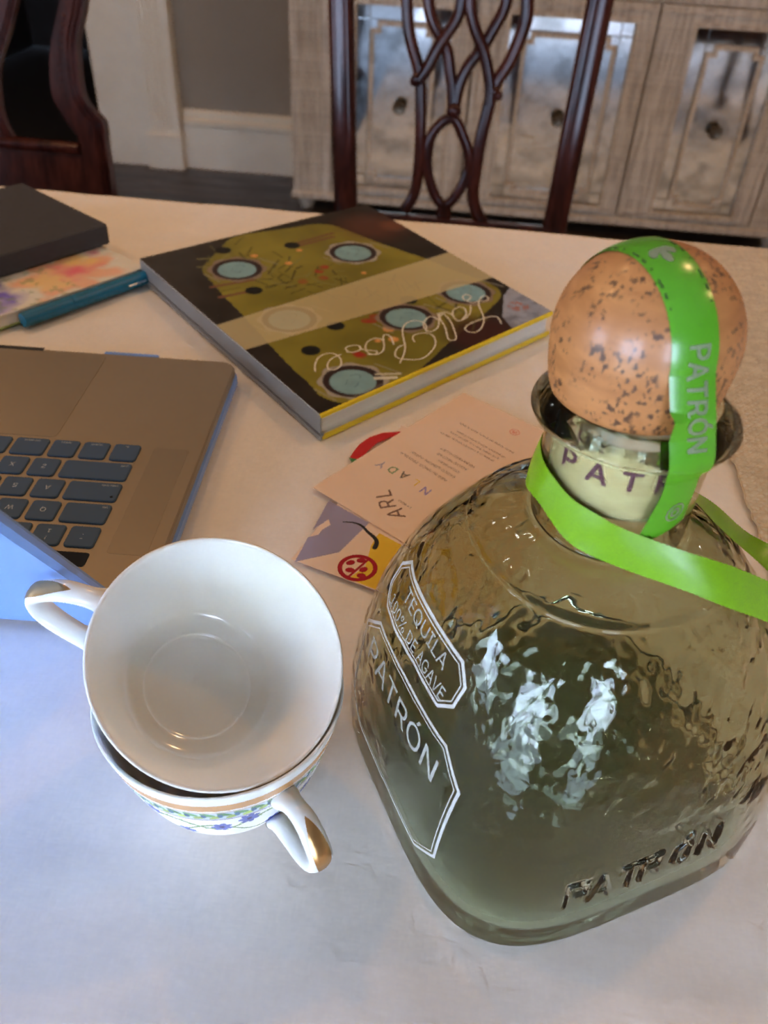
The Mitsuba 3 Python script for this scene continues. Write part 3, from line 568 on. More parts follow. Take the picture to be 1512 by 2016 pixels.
def floral():
    n, m = 150, 150
    S, R_ = np.meshgrid(np.linspace(0, .212, n), np.linspace(0, .205, m), indexing='ij')
    P = NO + S[..., None] * nd + R_[..., None] * np.array([nd[1], -nd[0]])
    nz = lambda f, s=0: meshkit.fbm(np.stack([S * f, R_ * f, S * 0], -1), 4, s)
    col = np.broadcast_to(np.array([0.80, 0.74, 0.62]), (n, m, 3)).copy()
    def put(k, c): 
        nonlocal col
        k = np.clip(k, 0, 1)[..., None]; col = col * (1 - k) + np.asarray(c) * k
    wx, wy = 0.03 * (nz(60, 1) - .5), 0.03 * (nz(60, 2) - .5)
    D = lambda x, y, r: np.clip((r - np.hypot(S + wx - x, R_ + wy - y)) / .012, 0, 1)
    th = np.arctan2(R_ - .032, S - .055)
    put(D(.055, .032, .045 + .01 * np.sin(7 * th)) * .85, (0.86, 0.42, 0.22))
    put(D(.045, .035, .024) * nz(90, 5) * 1.3, (0.80, 0.16, 0.18)); put(D(.075, .03, .022) * .7, (0.88, 0.62, 0.25)); put(D(.035, .05, .018) * .8, (0.9, 0.6, 0.2))
    put(D(.012, .062, .010), (0.62, 0.03, 0.08)); put(D(.02, .055, .006), (0.62, 0.06, 0.12))
    put(D(.125, .03, .024) * (.4 + nz(120, 6)), (0.19, 0.13, 0.42)); put(D(.14, .012, .02) * .8, (0.30, 0.24, 0.55)); put(D(.112, .052, .012), (0.10, 0.06, 0.22)); put(D(.16, .04, .03) * .6, (0.35, .25, .55))
    put((nz(140, 9) > .62) * D(.10, .03, .05) * .5, (.25, .28, .08))
    return trimesh.Trimesh(np.c_[P.reshape(-1, 2), np.full(n * m, TZ + 0.0112)], tri(grid_faces(n, m))[:, ::-1], process=False), col.reshape(-1, 3)
obj(nb + '__front_cover', ext(quad(NO, .212, .205), 0.0012, TZ + 0.0097), 'paper')
fm, fc = floral(); obj(nb + '__front_cover__flower_print', fm, 'print', False, color=fc)
bb = 'black_book'
tag(bb, 'thick charcoal hardcover book lying on the floral notebook', 'book')
BO = np.array([-0.3235, 0.7148])
obj(bb + '__cover', moved(rslab(0, .205, -.146, 0, 0, .0185, .003, .0012), frame((*BO, TZ + 0.0122), (*nd, 0), (-nd[1], nd[0], 0), (0, 0, 1))), 'black_cover', 30)
obj(bb + '__pages', moved(bx(0.004, .2055, -.140, -.004, 0.003, .0155), frame((*BO, TZ + 0.0122), (*nd, 0), (-nd[1], nd[0], 0), (0, 0, 1))), 'paper')
mat('teal', pri((0.004, 0.115, 0.185), 0.4, 0.4))
pa, pb = np.array([-0.2735, 0.6655, TZ + 0.0066]), np.array([-0.3415, 0.5670, TZ + 0.0066])
tag('teal_pen', 'teal pen lying along the near edge of the floral notebook', 'pen')
dirp = (pb - pa) / np.linalg.norm(pb - pa)
obj('teal_pen__barrel', sweep([pa + dirp * s for s in (0, .0006, .001, .03, .0745, .0748)], [.0048, .0056, .0059, .0059, .0059, .0056], [.0048, .0056, .0059, .0059, .0059, .0056], k=20), 'teal', 40)
obj('teal_pen__cap', sweep([pa + dirp * s for s in (.0752, .0756, .10, .1190, .1196)], [.0058, .0060, .0060, .0060, .0056], [.0058, .0060, .0060, .0060, .0056], k=20), 'teal', 40)
mat('steel', pri((0.55, 0.55, 0.55), 0.25, 0.5, metallic=1.0))
obj('teal_pen__clip', sweep([pa + dirp * s + np.array([.0038, -.0045, 0]) for s in (.004, .012, .022)], .0012, .0009, k=6), 'steel')

# ================================================================== recipe cards
mat('card', pri(tint((0.84, 0.61, 0.44), 0.015, 200), 0.6, 0.25))
mat('card_pale', pri(tint((0.82, 0.61, 0.46), 0.015, 200), 0.6, 0.25))
INK = {'black': (.02, .018, .018), 'red': (.48, .02, .02), 'maroon': (.33, .012, .02), 'green': (.05, .17, .05), 'lilac': (.30, .25, .31), 'grape': (.27, .20, .42), 'sun': (.75, .47, .04), 'brown': (.16, .08, .05), 'peach': (.80, .62, .49), 'coral': (.68, .22, .13)}
for k, v in INK.items(): mat('ink_' + k, pri(v, 0.6, 0.2))
c2 = 'recipe_card'
tag(c2, 'peach picture card with a red chilli and tomato slice, lower of the two cards', 'card')
E2x = np.array([.9485, -.3167]); E2y = np.array([.3167, .9485])
A2 = np.array([-0.0775, 0.3362])
q2 = Polygon([A2, A2 + E2x * .103, A2 + E2x * .103 + E2y * .153, A2 + E2y * .153])
Z2 = TZ + 0.0012
obj(c2 + '__sheet', ext(q2, 0.0005, Z2 - 0.0005), 'card_pale')
def printed(key, poly, m, z): obj(key, ext(poly, 0.00006, z), m)
chili = Polygon([(-.0593, .4371), (-.0575, .4455), (-.0548, .4542), (-.0495, .463), (-.0413, .4702), (-.0299, .4738), (-.02, .474), (-.02, .468), (-.03, .4680), (-.0356, .4655), (-.0436, .4573), (-.0487, .4465), (-.0501, .4387), (-.0542, .4365)]).buffer(.001).buffer(-.001)
printed(c2 + '__chilli', chili, 'ink_red', Z2)
printed(c2 + '__chilli__stem', Polygon([(-.0597, .4376), (-.0542, .4368), (-.0498, .439), (-.0562, .4312)]), 'ink_green', Z2 + .00006)
printed(c2 + '__lilac_shape', Polygon([(-.0654, .3914), (-.0380, .3745), (-.0518, .3461), (-.0752, .3343), (-.0717, .3559), (-.0662, .3590), (-.0645, .3640), (-.0605, .3690), (-.0625, .3738), (-.0702, .363)]), 'ink_lilac', Z2)
printed(c2 + '__yellow_shape', Polygon([(-.031, .3665), (-.015, .357), (.012, .345), (.012, .310), (-.0245, .3187), (-.0525, .3290), (-.0505, .3225), (-.043, .3260), (-.0353, .3369), (-.0344, .3547)]).buffer(0).intersection(q2.buffer(-.0004)), 'ink_sun', Z2)
cv = spline([(-.0535, .3727), (-.0481, .3732), (-.0421, .3711), (-.0381, .3666), (-.0343, .363), (-.0315, .3584), (-.032, .3531)], 40)
cw = unary_union([LineString(cv[i:i + 2]).buffer(.0004 + .0011 * i / 40) for i in range(39)])
printed(c2 + '__black_curve', cw, 'ink_black', Z2 + .00012)
tc = np.array([-.0395, .3350])
from shapely import affinity
tom = affinity.rotate(affinity.scale(Point(*tc).buffer(.0108), 1.05, 1.0), 20)
hole = affinity.rotate(affinity.scale(Point(*tc).buffer(.0083), 1.05, 1.0), 20)
printed(c2 + '__tomato_slice', tom.difference(hole).union(LineString([tc + (-.004, -.008), tc + (.005, .0075)]).buffer(.0007)), 'ink_maroon', Z2 + .00012)
printed(c2 + '__tomato_slice__seeds', unary_union([affinity.rotate(affinity.scale(Point(tc[0] + x, tc[1] + y).buffer(.0021), 1.25, .9), r) for x, y, r in ((-.0045, .0035, 30), (-.004, -.0025, 10), (.0035, -.001, 40), (.0012, .0062, 10), (.003, -.006, 0))]), 'ink_maroon', Z2 + .00018)
c1 = 'recipe_card_001'
tag(c1, 'peach recipe card printed with coloured title letters and text lines, upper of the two', 'card')
F1, L1 = np.array([.0121, .5313]), np.array([-.0772, .4018])
E1 = (L1 - F1) / np.linalg.norm(L1 - F1); G1 = np.array([-E1[1], E1[0]])          # along the long edge; across toward the bottle
q1 = Polygon([F1, L1, L1 + G1 * .107, F1 + G1 * .107])
Z1 = TZ + 0.0021
obj(c1 + '__sheet', ext(q1, 0.0005, Z1 - 0.0005), 'card')
def word(key, s, pos, ang, h, m, bold=False, anchor='c', stretch=None, z=Z1):
    q = meshkit.text_mesh(s, h, 0.00006, bold); b = q.bounds
    q.apply_translation((-b[:, 0].mean() if anchor == 'c' else (-b[0, 0] if anchor == 'l' else -b[1, 0]), -h / 2, 0))
    if stretch: q.apply_scale((stretch / (b[1, 0] - b[0, 0]), 1, 1))
    obj(key, moved(q, rotz(ang, (pos[0], pos[1], z))), m)
ta = math.atan2(.4501 - .4272, -.0194 - .0107)                                     # text runs away from the bottle
for ch, pos, m in (('Y', (-.0376, .4326), 'lilac'), ('D', (-.0297, .4283), 'green'), ('A', (-.0219, .4236), 'black'), ('L', (-.0141, .4174), 'sun'), ('N', (-.0069, .4099), 'grape')):
    word(c1 + '__title_letter', ch, pos, math.atan2(.4326 - .4174, -.0376 + .0141), .0068, 'ink_' + m)
for ch, pos in (('A', (-.0233, .3848)), ('R', (-.0295, .3933)), ('L', (-.0329, .4026))):
    word(c1 + '__name_letter', ch, pos, math.radians(112), .0104, 'ink_brown')
def line(key, s, a_, b_, h, m='ink_brown'):
    a_, b_ = np.array(a_), np.array(b_); dd = b_ - a_
    word(key, s, (a_ + b_) / 2, math.atan2(dd[1], dd[0]), h, m, stretch=np.linalg.norm(dd))
line(c1 + '__small_line', 'LA ROSE', (-.0147, .3917), (-.0226, .3978), .0016)
for s, a_, b_ in (('NES BLANCO TEQUILA', (.0055, .4228), (-.0265, .4483)), ('EEZED LEMON JUICE', (.0107, .4272), (-.0194, .4501)), ('COINTREAU', (.0134, .4328), (-.0009, .4438)), ('AGAVE NECTAR', (.0184, .4365), (-.002, .4515)), ('HABANERO DUST', (.0229, .4402), (-.0001, .4579))):
    line(c1 + '__ingredient_line', s, a_, b_, .0021)
for s, a_, b_ in (('shake in a cocktail shaker full of', (.0354, .4492), (-.0013, .4766)), ('and strain into ice, generously', (.0388, .4522), (.0047, .4782)), ('of garnish with a lemon wheel', (.0429, .4545), (.0095, .4801)), ('Rich, fruity and tart, plus a kick', (.0487, .461), (.0108, .4907))):
    line(c1 + '__method_line', s, a_, b_, .0017)
sc_ = Point(.0496, .4860)
printed(c1 + '__seal', sc_.buffer(.0036).difference(sc_.buffer(.0029)).union(sc_.buffer(.0017).difference(Point(.0500, .4865).buffer(.0008))), 'ink_coral', Z1)

# ================================================================== the two cups
def cup_paint(p, n, uv):
    """uv.x once round the cup, uv.y from foot (0) to rim (1): gold band, leaf garland, trailing stems with blue flowers"""
    u, v = uv.x, uv.y
    white = mi.Color3f(0.86, 0.87, 0.85)
    c = white
    fr = lambda x: x - dr.floor(x)
    scal = 0.800 + 0.008 * dr.abs(dr.sin(u * PI * 60))
    c = dr.select((v > scal) & (v < 0.90), mi.Color3f(0.52, 0.27, 0.10), c)
    c = dr.select((v > 0.772) & (v < 0.783), mi.Color3f(0.55, 0.34, 0.18), c)
    c = dr.select((v > 0.650) & (v < 0.772), mi.Color3f(0.55, 0.63, 0.72), c)
    c = dr.select((v > 0.635) & (v < 0.650), mi.Color3f(0.30, 0.22, 0.30), c)
    # garland: two rows of slanted leaves
    for k, (v0, sl, off, col) in enumerate(((0.735, 0.9, 0.0, (0.12, 0.26, 0.10)), (0.690, -0.9, 0.5, (0.36, 0.46, 0.10)), (0.712, 0.0, 0.25, (0.05, 0.12, 0.20)))):
        q = u * 46 + off + sl * (v - v0) * 9
        a_ = fr(q) - 0.5; b_ = (v - v0) / 0.036
        r = cell_rand(dr.floor(q), k)
        c = dr.select((a_ * a_ * (5.5 if k < 2 else 26.0) + b_ * b_ < 0.75), mi.Color3f(*col) * (0.7 + 0.6 * r), c)
    # swags of thin green stems
    s1 = 0.50 + 0.075 * dr.cos(u * 2 * PI * 7); s2 = 0.40 - 0.12 * dr.cos(u * 2 * PI * 7 + 0.6)
    w = 0.009 + 0.008 * noise(u * 260, v * 50)
    stem = dr.minimum(dr.abs(v - s1), dr.abs(v - s2))
    c = dr.select(stem < w, mi.Color3f(0.16, 0.24, 0.08), c)
    t_ = fr(u * 98) - 0.5; side = dr.select(cell_rand(dr.floor(u * 98), 5) > 0.5, 1.0, -1.0)
    c = dr.select((dr.abs(v - s1 - side * (0.016 + 0.06 * t_)) < 0.008) & (dr.abs(t_) < 0.3), mi.Color3f(0.24, 0.36, 0.10), c)
    for off, amp, base, cnt in ((0.0, 0.0, 0.47, 7), (0.42, 0.0, 0.30, 7), (0.72, 0.0, 0.56, 7)):
        q = u * cnt + off; a_ = (fr(q) - 0.5) * (6.28 * 0.05 / cnt) / 0.0052; b_ = (v - base) / 0.09
        d = dr.sqrt(a_ * a_ + b_ * b_); th = dr.atan2(b_, a_)
        c = dr.select(d < 0.62 + 0.35 * dr.abs(dr.sin(th * 3.5)), mix((0.05, 0.06, 0.26), (0.14, 0.18, 0.45), noise(u * 900, v * 120)), c)
        c = dr.select(d < 0.22, mi.Color3f(0.03, 0.02, 0.10), c)
    return c
mat('cup_outside', pri(proc(cup_paint), 0.12, 0.5, clearcoat=0.4, clearcoat_gloss=0.95))
def cup(key, R, H, M, haz, foot=0.024, extra=0.028, twist=0.0, hi=0.78, lo=0.28):
    def r_out(h): return foot + (R - foot) * np.clip((h - 0.0045) / (H - 0.0045), 0, 1) ** 0.5 * (1 - 0.06 * np.sin(PI * np.clip((h - 0.0045) / (H - 0.0045), 0, 1)) * 0)
    K = 192
    hs = np.r_[0.0045, 0.0050, 0.006, 0.0075, 0.010, np.linspace(0.0125, H - 0.0012, 28)]
    ro = r_out(hs); ro[0] = foot - 0.0005
    th = np.arange(K + 1) * 2 * PI / K
    v = np.stack([ro[:, None] * np.cos(th), ro[:, None] * np.sin(th), np.broadcast_to(hs[:, None], (len(hs), K + 1))], -1).reshape(-1, 3)
    uv = np.stack([np.broadcast_to(th / (2 * PI), (len(hs), K + 1)), np.broadcast_to(((hs - hs[0]) / (H - hs[0]))[:, None], (len(hs), K + 1))], -1).reshape(-1, 2)
    out = trimesh.Trimesh(v, tri(grid_faces(len(hs), K + 1)), process=False)
    obj(key + '__outside', moved(out, M), 'cup_outside', True, uv=uv)
    tk = 0.0019
    hin = np.linspace(H - 0.001, 0.0105, 30)
    inner = [(max(float(r_out(h + 0.0012)) - tk - 0.0006 * (H - h) / H, 0.0) , h) for h in hin]
    inner += [(0.0290, 0.0092), (0.0262, 0.0083), (0.0240, 0.0079), (0.0222, 0.0077)]
    well = [(0.0218, 0.0072), (0.0212, 0.0066), (0.0195, 0.0064), (0.012, 0.0063), (0.0, 0.0063)]
    rim = [(float(r_out(H - 0.0012)), H - 0.0012), (R - 0.0001, H - 0.0004), (R - 0.0006, H), (R - 0.0013, H - 0.0001)]
    body = lathe(rim + inner + well, K)
    obj(key + '__inside', moved(body, M), 'porcelain', True)
    ft = lathe([(foot - 0.0005, 0.0045), (foot - 0.0012, 0.0035), (foot - 0.0010, 0.0006), (foot - 0.0016, 0.0), (foot - 0.0030, 0.0), (foot - 0.0036, 0.0007), (foot - 0.0036, 0.0032), (0.0, 0.0034)], 96)
    obj(key + '__foot_ring', moved(ft, M), 'porcelain', 30)
    rr = lambda h: float(r_out(h))
    dh = hi - lo
    P = np.array([(rr(hi * H) + .0008, hi * H), (rr(hi * H) + .007, (hi + .05) * H), (R + extra * .55, (hi + .06) * H), (R + extra * .88, (hi - .04 * dh / .5) * H), (R + extra, (hi - .26 * dh) * H), (R + extra * .90, (hi - .52 * dh) * H), (R + extra * .50, (lo + .26 * dh) * H), (rr(lo * H) + .006, (lo + .06) * H), (rr(lo * H) + .0016, lo * H)])
    S = spline(P, 60); ca, sa = math.cos(haz), math.sin(haz)
    tan = np.array([-sa, ca, 0])
    sd = (np.linspace(-0.5, 0.5, 60)) * twist
    path = np.c_[S[:, 0] * ca - sd * sa, S[:, 0] * sa + sd * ca, S[:, 1]]
    path[[0, -1], :2] *= ((S[[0, -1], 0]) / np.hypot(*path[[0, -1], :2].T))[:, None]
    q = np.linspace(0, 1, 60); wd = 0.0036 + 0.0012 * np.sin(PI * q) + 0.0022 * np.exp(-(q / .08) ** 2) + 0.0006 * np.exp(-((1 - q) / .08) ** 2); thk = 0.0026 + 0.0010 * np.exp(-(q / .1) ** 2) + 0.0003 * np.exp(-((1 - q) / .1) ** 2)
    hk = obj(key + '__handle', moved(sweep(path, thk, wd, ref=tan, k=18), M), 'porcelain', True)
    i0, i1 = 13, 36
    g = path[i0:i1]; tt = np.gradient(path, axis=0)[i0:i1]; tt /= np.linalg.norm(tt, axis=1, keepdims=True); nn = np.cross(tt, tan); nn /= np.linalg.norm(nn, axis=1, keepdims=True); bb = np.cross(nn, tt)
    if (nn[len(nn) // 2] @ np.array([ca, sa, 0])) < 0: nn = -nn
    m_, nw = len(g), 9
    prof = np.sin(np.linspace(0, PI, m_)) ** 0.8
    ang = np.linspace(-1, 1, nw)
    V = []
    for i in range(m_):
        for a_ in ang:
            t_ = a_ * 0.80 * prof[i]
            V.append(g[i] + bb[i] * (wd[i0 + i] + .00012) * math.sin(t_) + nn[i] * (thk[i0 + i] + .00012) * math.cos(t_))
    gm = trimesh.Trimesh(np.array(V), tri(grid_faces(m_, nw)), process=False)
    obj(hk + '__gilding', moved(gm, M), 'gold', True)
cl, cu = 'teacup', 'teacup_001'
tag(cl, 'lower white porcelain cup with gold band, leaf garland and blue flowers, standing on the cloth', 'cup')
tag(cu, 'upper white porcelain cup, tilted in the lower cup with its empty inside showing', 'cup')
cup(cl, 0.0484, 0.0635, frame((-0.0755, 0.1955, TZ + 0.0002), (1, 0, 0), (0, 1, 0), (0, 0, 1)), math.radians(-46), extra=0.0215, hi=0.74, lo=0.30)
RU, HU = 0.0480, 0.0520
nu = np.array([0.3781, -0.3378, 0.8619]); nu /= np.linalg.norm(nu)
cu_c = np.array([-0.0723, 0.1923, TZ + 0.0864])
xu = np.cross([0, 1, 0], nu); xu /= np.linalg.norm(xu); yu = np.cross(nu, xu)
cup(cu, RU, HU, frame(cu_c - nu * HU, xu, yu, nu), math.radians(178.5), foot=0.023, extra=0.0230, twist=0.013, hi=0.74, lo=0.34)

# ================================================================== the bottle
BX, BY, TH = 0.0589, 0.22682, 0.499
A0, Zs, Zn, PP, NN, RN = 0.07695, 0.020, 0.14572, 2.04939, 3.82765, 0.0265
MBOT = rotz(TH, (BX, BY, TZ + 0.0004))
def a_of(z):
    u = np.clip((z - Zs) / (Zn - Zs), 0, 1); return 0.026 + (A0 - 0.026) * np.maximum(1 - u ** PP, 0) ** (1 / PP)
def n_of(z): return NN + (2 - NN) * np.clip((z - Zs) / (Zn - Zs), 0, 1) ** 1.5
def rad(z, phi):
    n = n_of(z); return 1.0 / (np.abs(np.cos(phi)) ** n + np.abs(np.sin(phi)) ** n) ** (1 / n)
def seg_dist(x, y, segs):
    d = np.full(x.shape, 9.0)
    for x0, y0, x1, y1 in segs:
        dx, dy = x1 - x0, y1 - y0; t_ = np.clip(((x - x0) * dx + (y - y0) * dy) / (dx * dx + dy * dy + 1e-12), 0, 1)
        d = np.minimum(d, np.hypot(x - x0 - t_ * dx, y - y0 - t_ * dy))
    return d
def emboss_segments():
    h, w = 0.0125, 0.0075; out = []
    L = {'P': [(0, 0, 0, 1), (0, 1, .9, 1), (.9, 1, .9, .5), (.9, .5, .25, .5)], 'A': [(0, 0, .55, 1), (.55, 1, 1.05, 0), (.3, .36, .8, .36)], 'T': [(0, 1, 1, 1), (.5, .9, .5, 0)],
         'R': [(0, 0, 0, 1), (0, 1, .9, 1), (.9, 1, .9, .52), (.9, .52, .2, .52), (.4, .5, .95, 0)], 'O': [(.1, .2, .1, .8), (.1, .8, .5, 1), (.5, 1, .9, .8), (.9, .8, .9, .2), (.9, .2, .5, 0), (.5, 0, .1, .2), (.5, 1.16, .75, 1.34)], 'N': [(0, 0, 0, 1), (0, 1, .9, 0), (.9, 0, .9, 1)]}
    for ch, x in zip('PATRON', (-.0385, -.0300, -.0180, -.0090, .0040, .0165)):
        for s in L[ch]: out.append((x + s[0] * w, .0345 + s[1] * h, x + s[2] * w, .0345 + s[3] * h))
    return [(a_, b_ + .055 * (a_ + .038), c_, d_ + .055 * (c_ + .038)) for a_, b_, c_, d_ in out]
def grid_bottle(rows, K, disp=None):
    """rows: (z, scale, use superellipse at this z or None)"""
    ph = np.arange(K) * 2 * PI / K
    z = np.array([r[0] for r in rows])[:, None] * np.ones(K); sc = np.array([r[1] for r in rows])[:, None]
    zz = np.array([r[2] if r[2] is not None else 1.0 for r in rows])[:, None]
    r = sc * rad(np.broadcast_to(zz, z.shape), ph[None])
    if disp is not None: r = r + disp(z, ph[None] * np.ones_like(z), r)
    v = np.stack([r * np.cos(ph), r * np.sin(ph), z], -1).reshape(-1, 3)
    return trimesh.Trimesh(v, tri(grid_faces(len(rows), K, True)), process=False)
def ripple(seed, amp_s, amp_b):
    def fn(z, ph, r):
        x, y = r * np.cos(ph), r * np.sin(ph); P = np.stack([x, y, z], -1)
        body = np.clip((z - 0.006) / 0.02, 0, 1) * np.clip((0.150 - z) / 0.012, 0, 1)
        up = np.clip((z - 0.05) / 0.04, 0, 1)
        s = amp_s * (meshkit.fbm(P * [190, 190, 150], 2, seed) - 0.5) * (0.45 + 0.55 * up) + amp_b * (meshkit.fbm(P * 55, 3, seed + 3) - 0.5)
        cells = meshkit.noise(P * 120, seed + 9); s = s + amp_s * 0.6 * np.abs(cells - 0.5) * up
        calm = 1 - 0.9 * np.clip((0.066 - z) / 0.012, 0, 1) * (y < 0)
        return s * body * calm
    return fn
rip_o = ripple(2, 0.0008, 0.0019)
SEGS = emboss_segments()
def disp_out(z, ph, r):
    d = rip_o(z, ph, r)
    l1, l2 = r * np.cos(ph), r * np.sin(ph)
    lab = (l1 < 0) & (np.abs(l2 - .002) < 0.045) & (z > .020); d = np.where(lab, d * 0.45, d)
    m = (l2 < -0.03) & (z > .02) & (z < .065)
    e = np.zeros_like(r); e[m] = 0.0014 * np.clip(1 - (seg_dist(l1[m], z[m], SEGS) / 0.0016) ** 2, 0, 1) ** 1.5
    seam = 0.0011 * np.exp(-((z - 0.1372) / 0.0006) ** 2)
    return d + e + seam
zo = np.r_[np.arange(0.0062, Zn - 0.004, 0.00048), Zn - 0.004 + 0.004 * np.linspace(0, 1, 14) ** 0.6]
foot = [(0.0035, 0.0005, .01), (0.003, 0.045, .01), (0.0016, 0.058, .01), (0.0003, 0.0655, .01), (0.0, 0.0690, .01), (0.0004, 0.0715, .01), (0.0016, 0.0740, .01), (0.0034, 0.0757, .01), (0.005, 0.0766, .01)]
neck_o = [(0.1475, .0263, None), (0.150, .0262, None), (0.155, .0261, None), (0.165, .0262, None), (0.175, .0264, None), (0.1822, .0267, None), (0.1836, .0274, None), (0.1845, .0290, None), (0.1853, .0308, None), (0.1861, .0320, None), (0.1871, .0325, None), (0.1881, .0322, None), (0.1892, .0310, None), (0.1906, .0292, None), (0.1920, .0274, None), (0.1930, .0258, None), (0.1931, .0247, None), (0.1927, .0238, None), (0.1915, .0230, None)]
def a_in(z): return np.maximum(a_of(z + 0.004) - 0.0042, 0.0228)
def inner_rows(zs): return [(z, float(a_in(np.array(z))), z) for z in zs]
rip_i = ripple(21, 0.0009, 0.0024)
neck_i = [(z, 0.0228, None) for z in (0.185, 0.175, 0.165, 0.156, 0.150)]
air = neck_i + inner_rows(np.r_[np.linspace(0.146, 0.1395, 12), np.arange(0.139, 0.016, -0.0010)]) + [(0.0135, .0690, .02), (0.0112, .0645, .02), (0.0098, .057, .02), (0.0092, .044, .02), (0.0098, .025, .02), (0.0104, .0005, .02)]
rows_o = foot + [(z, float(a_of(np.array(z))), z) for z in zo] + neck_o + air
mat('bottle_glass', {'type': 'dielectric', 'int_ior': 1.5, 'ext_ior': 1.0, 'specular_transmittance': rgb(0.872, 0.905, 0.798)})
bt = 'tequila_bottle'
tag(bt, 'big olive-green rippled glass bottle with a round cork, green seal and green ribbon', 'bottle')
def disp_all(z, ph, r):
    no = len(foot) + len(zo) + len(neck_o)
    d = np.zeros_like(r); d[:no] = disp_out(z[:no], ph[:no], r[:no]); d[no:] = rip_i(z[no:], ph[no:], r[no:])
    return d
gl = grid_bottle(rows_o, 1080, disp_all)
obj(bt + '__glass', moved(gl, MBOT), 'bottle_glass', True)
# frosted labels printed on the face that looks toward the cups (local -x); s runs toward the camera, t is height
def on_face(m, lift=0.00015):
    m = fine(m, 0.0022); s, t_, e = m.vertices.T
    n = n_of(t_); a_ = a_of(t_)
    l2 = -s; l1 = -np.maximum(a_ ** n - np.abs(l2) ** n, 1e-12) ** (1 / n)
    ph = np.arctan2(l2, l1); r = np.hypot(l1, l2)
    d = rip_o(t_, ph, r); d = d * 0.45
    rr = r + d + lift + e
    return trimesh.Trimesh(np.stack([rr * np.cos(ph), rr * np.sin(ph), t_], -1), m.faces, process=False)
mat('frost', pri((0.62, 0.63, 0.60), 0.35, 0.5, metallic=0.25))
def octo(x0, x1, z0, z1, cx, cz): return Polygon([(x0 + cx, z0), (x1 - cx, z0), (x1, z0 + cz), (x1, z1 - cz), (x1 - cx, z1), (x0 + cx, z1), (x0, z1 - cz), (x0, z0 + cz)])
def outline(g, w): return g.difference(g.buffer(-w, join_style=2))
up_l = octo(-.0375, .0255, .0915, .1130, .0065, .0062)
lo_l = octo(-.0425, .0425, .0225, .0845, .0125, .0110)
k = obj(bt + '__upper_label', moved(on_face(cat(ext(outline(up_l, .0013), .00008), ext(outline(up_l.buffer(-.0021, join_style=2), .0005), .00008))), MBOT), 'frost', True)
mat('frost_faint', pri((0.36, 0.37, 0.33), 0.4, 0.4))
def label_text(key, s, cx, z, h, width, bold=False):
    q = meshkit.text_mesh(s, h, 0.00008, bold); b = q.bounds; q.apply_translation((-b[:, 0].mean(), 0, 0)); q.apply_scale((width / (b[1, 0] - b[0, 0]), 1, 1)); q.apply_translation((cx, z, 0))
    obj(key, moved(on_face(q), MBOT), 'frost_faint', True)
label_text(k + '__lettering', 'TEQUILA', -.0045, .1032, .0058, .036)
label_text(k + '__lettering', '100% DE AGAVE', -.0053, .0945, .0050, .049)
k = obj(bt + '__lower_label', moved(on_face(cat(ext(outline(lo_l, .0013), .00008), ext(outline(lo_l.buffer(-.0023, join_style=2), .0005), .00008))), MBOT), 'frost', True)
label_text(k + '__lettering', 'PATR\u00d3N', -.001, .0640, .0110, .062)

# cork
def cork_col(p, n, uv):
    x, y, z = p.x - BX, p.y - BY, p.z - TZ
    a_, b_ = x * 300, y * 300
    fl = fbm(a_ * 3.4, b_ * 3.4, z * 480, 2); d2 = noise(a_ * 0.6, b_ * 0.6, z * 140 + 7)
    base = mix((0.29, 0.098, 0.026), (0.49, 0.205, 0.064), fbm(x * 90, y * 90, z * 260, 3))
    dk = smoothstep(0.57, 0.69, fl) * smoothstep(0.35, 0.6, d2)
    return mix(base, (0.09, 0.035, 0.015), dr.clip(dk, 0, 1))
mat('cork', pri(proc(cork_col), 0.42, 0.4, clearcoat=0.7, clearcoat_gloss=0.93))
mat('cork_pale', pri(proc(lambda p, n, uv: mix((0.76, 0.51, 0.33), (0.93, 0.76, 0.57), fbm(p.x * 120, p.y * 120, p.z * 300, 3))), 0.55, 0.3))
RB, ZB = 0.0275, 0.2122
OX, OY = -0.0027, 0.0015
prof = [(0.0, ZB + RB)] + [(RB * math.sin(t_), ZB + RB * math.cos(t_)) for t_ in np.linspace(0.05, 1.62, 46)] + [(0.0272, 0.2075), (0.0266, 0.2020), (0.0257, 0.1970), (0.0249, 0.1945), (0.0236, 0.1934), (0.0, 0.1932)]
obj(bt + '__cork', moved(lathe(prof, 96), MBOT @ frame((OX, OY, 0), (1, 0, 0), (0, 1, 0), (0, 0, 1))), 'cork', 50)
obj(bt + '__cork__shank', moved(lathe([(0.0, 0.1930), (0.0223, 0.1930), (0.0223, 0.1625), (0.0216, 0.1612), (0.0, 0.1610)], 72), MBOT), 'cork_pale', 40)
mat('purple_ink', pri((0.16, 0.05, 0.12), 0.6, 0.2))
ms = []
for ch, az in zip('PATR\u00d3N', (-171, -147, -122, -97, -72, -47)):
    q = meshkit.text_mesh(ch, 0.0070, 0.00008, True); q.apply_translation((-q.bounds[:, 0].mean(), 0.1735, 0)); q = fine(q, 0.0012)
    x, z, e = q.vertices.T; th = math.radians(az) + x / 0.0223; r = 0.02232 + e
    ms.append(trimesh.Trimesh(np.stack([r * np.cos(th), r * np.sin(th), z], -1), q.faces, process=False))
obj(bt + '__cork__shank_lettering', moved(cat(ms), MBOT), 'purple_ink')

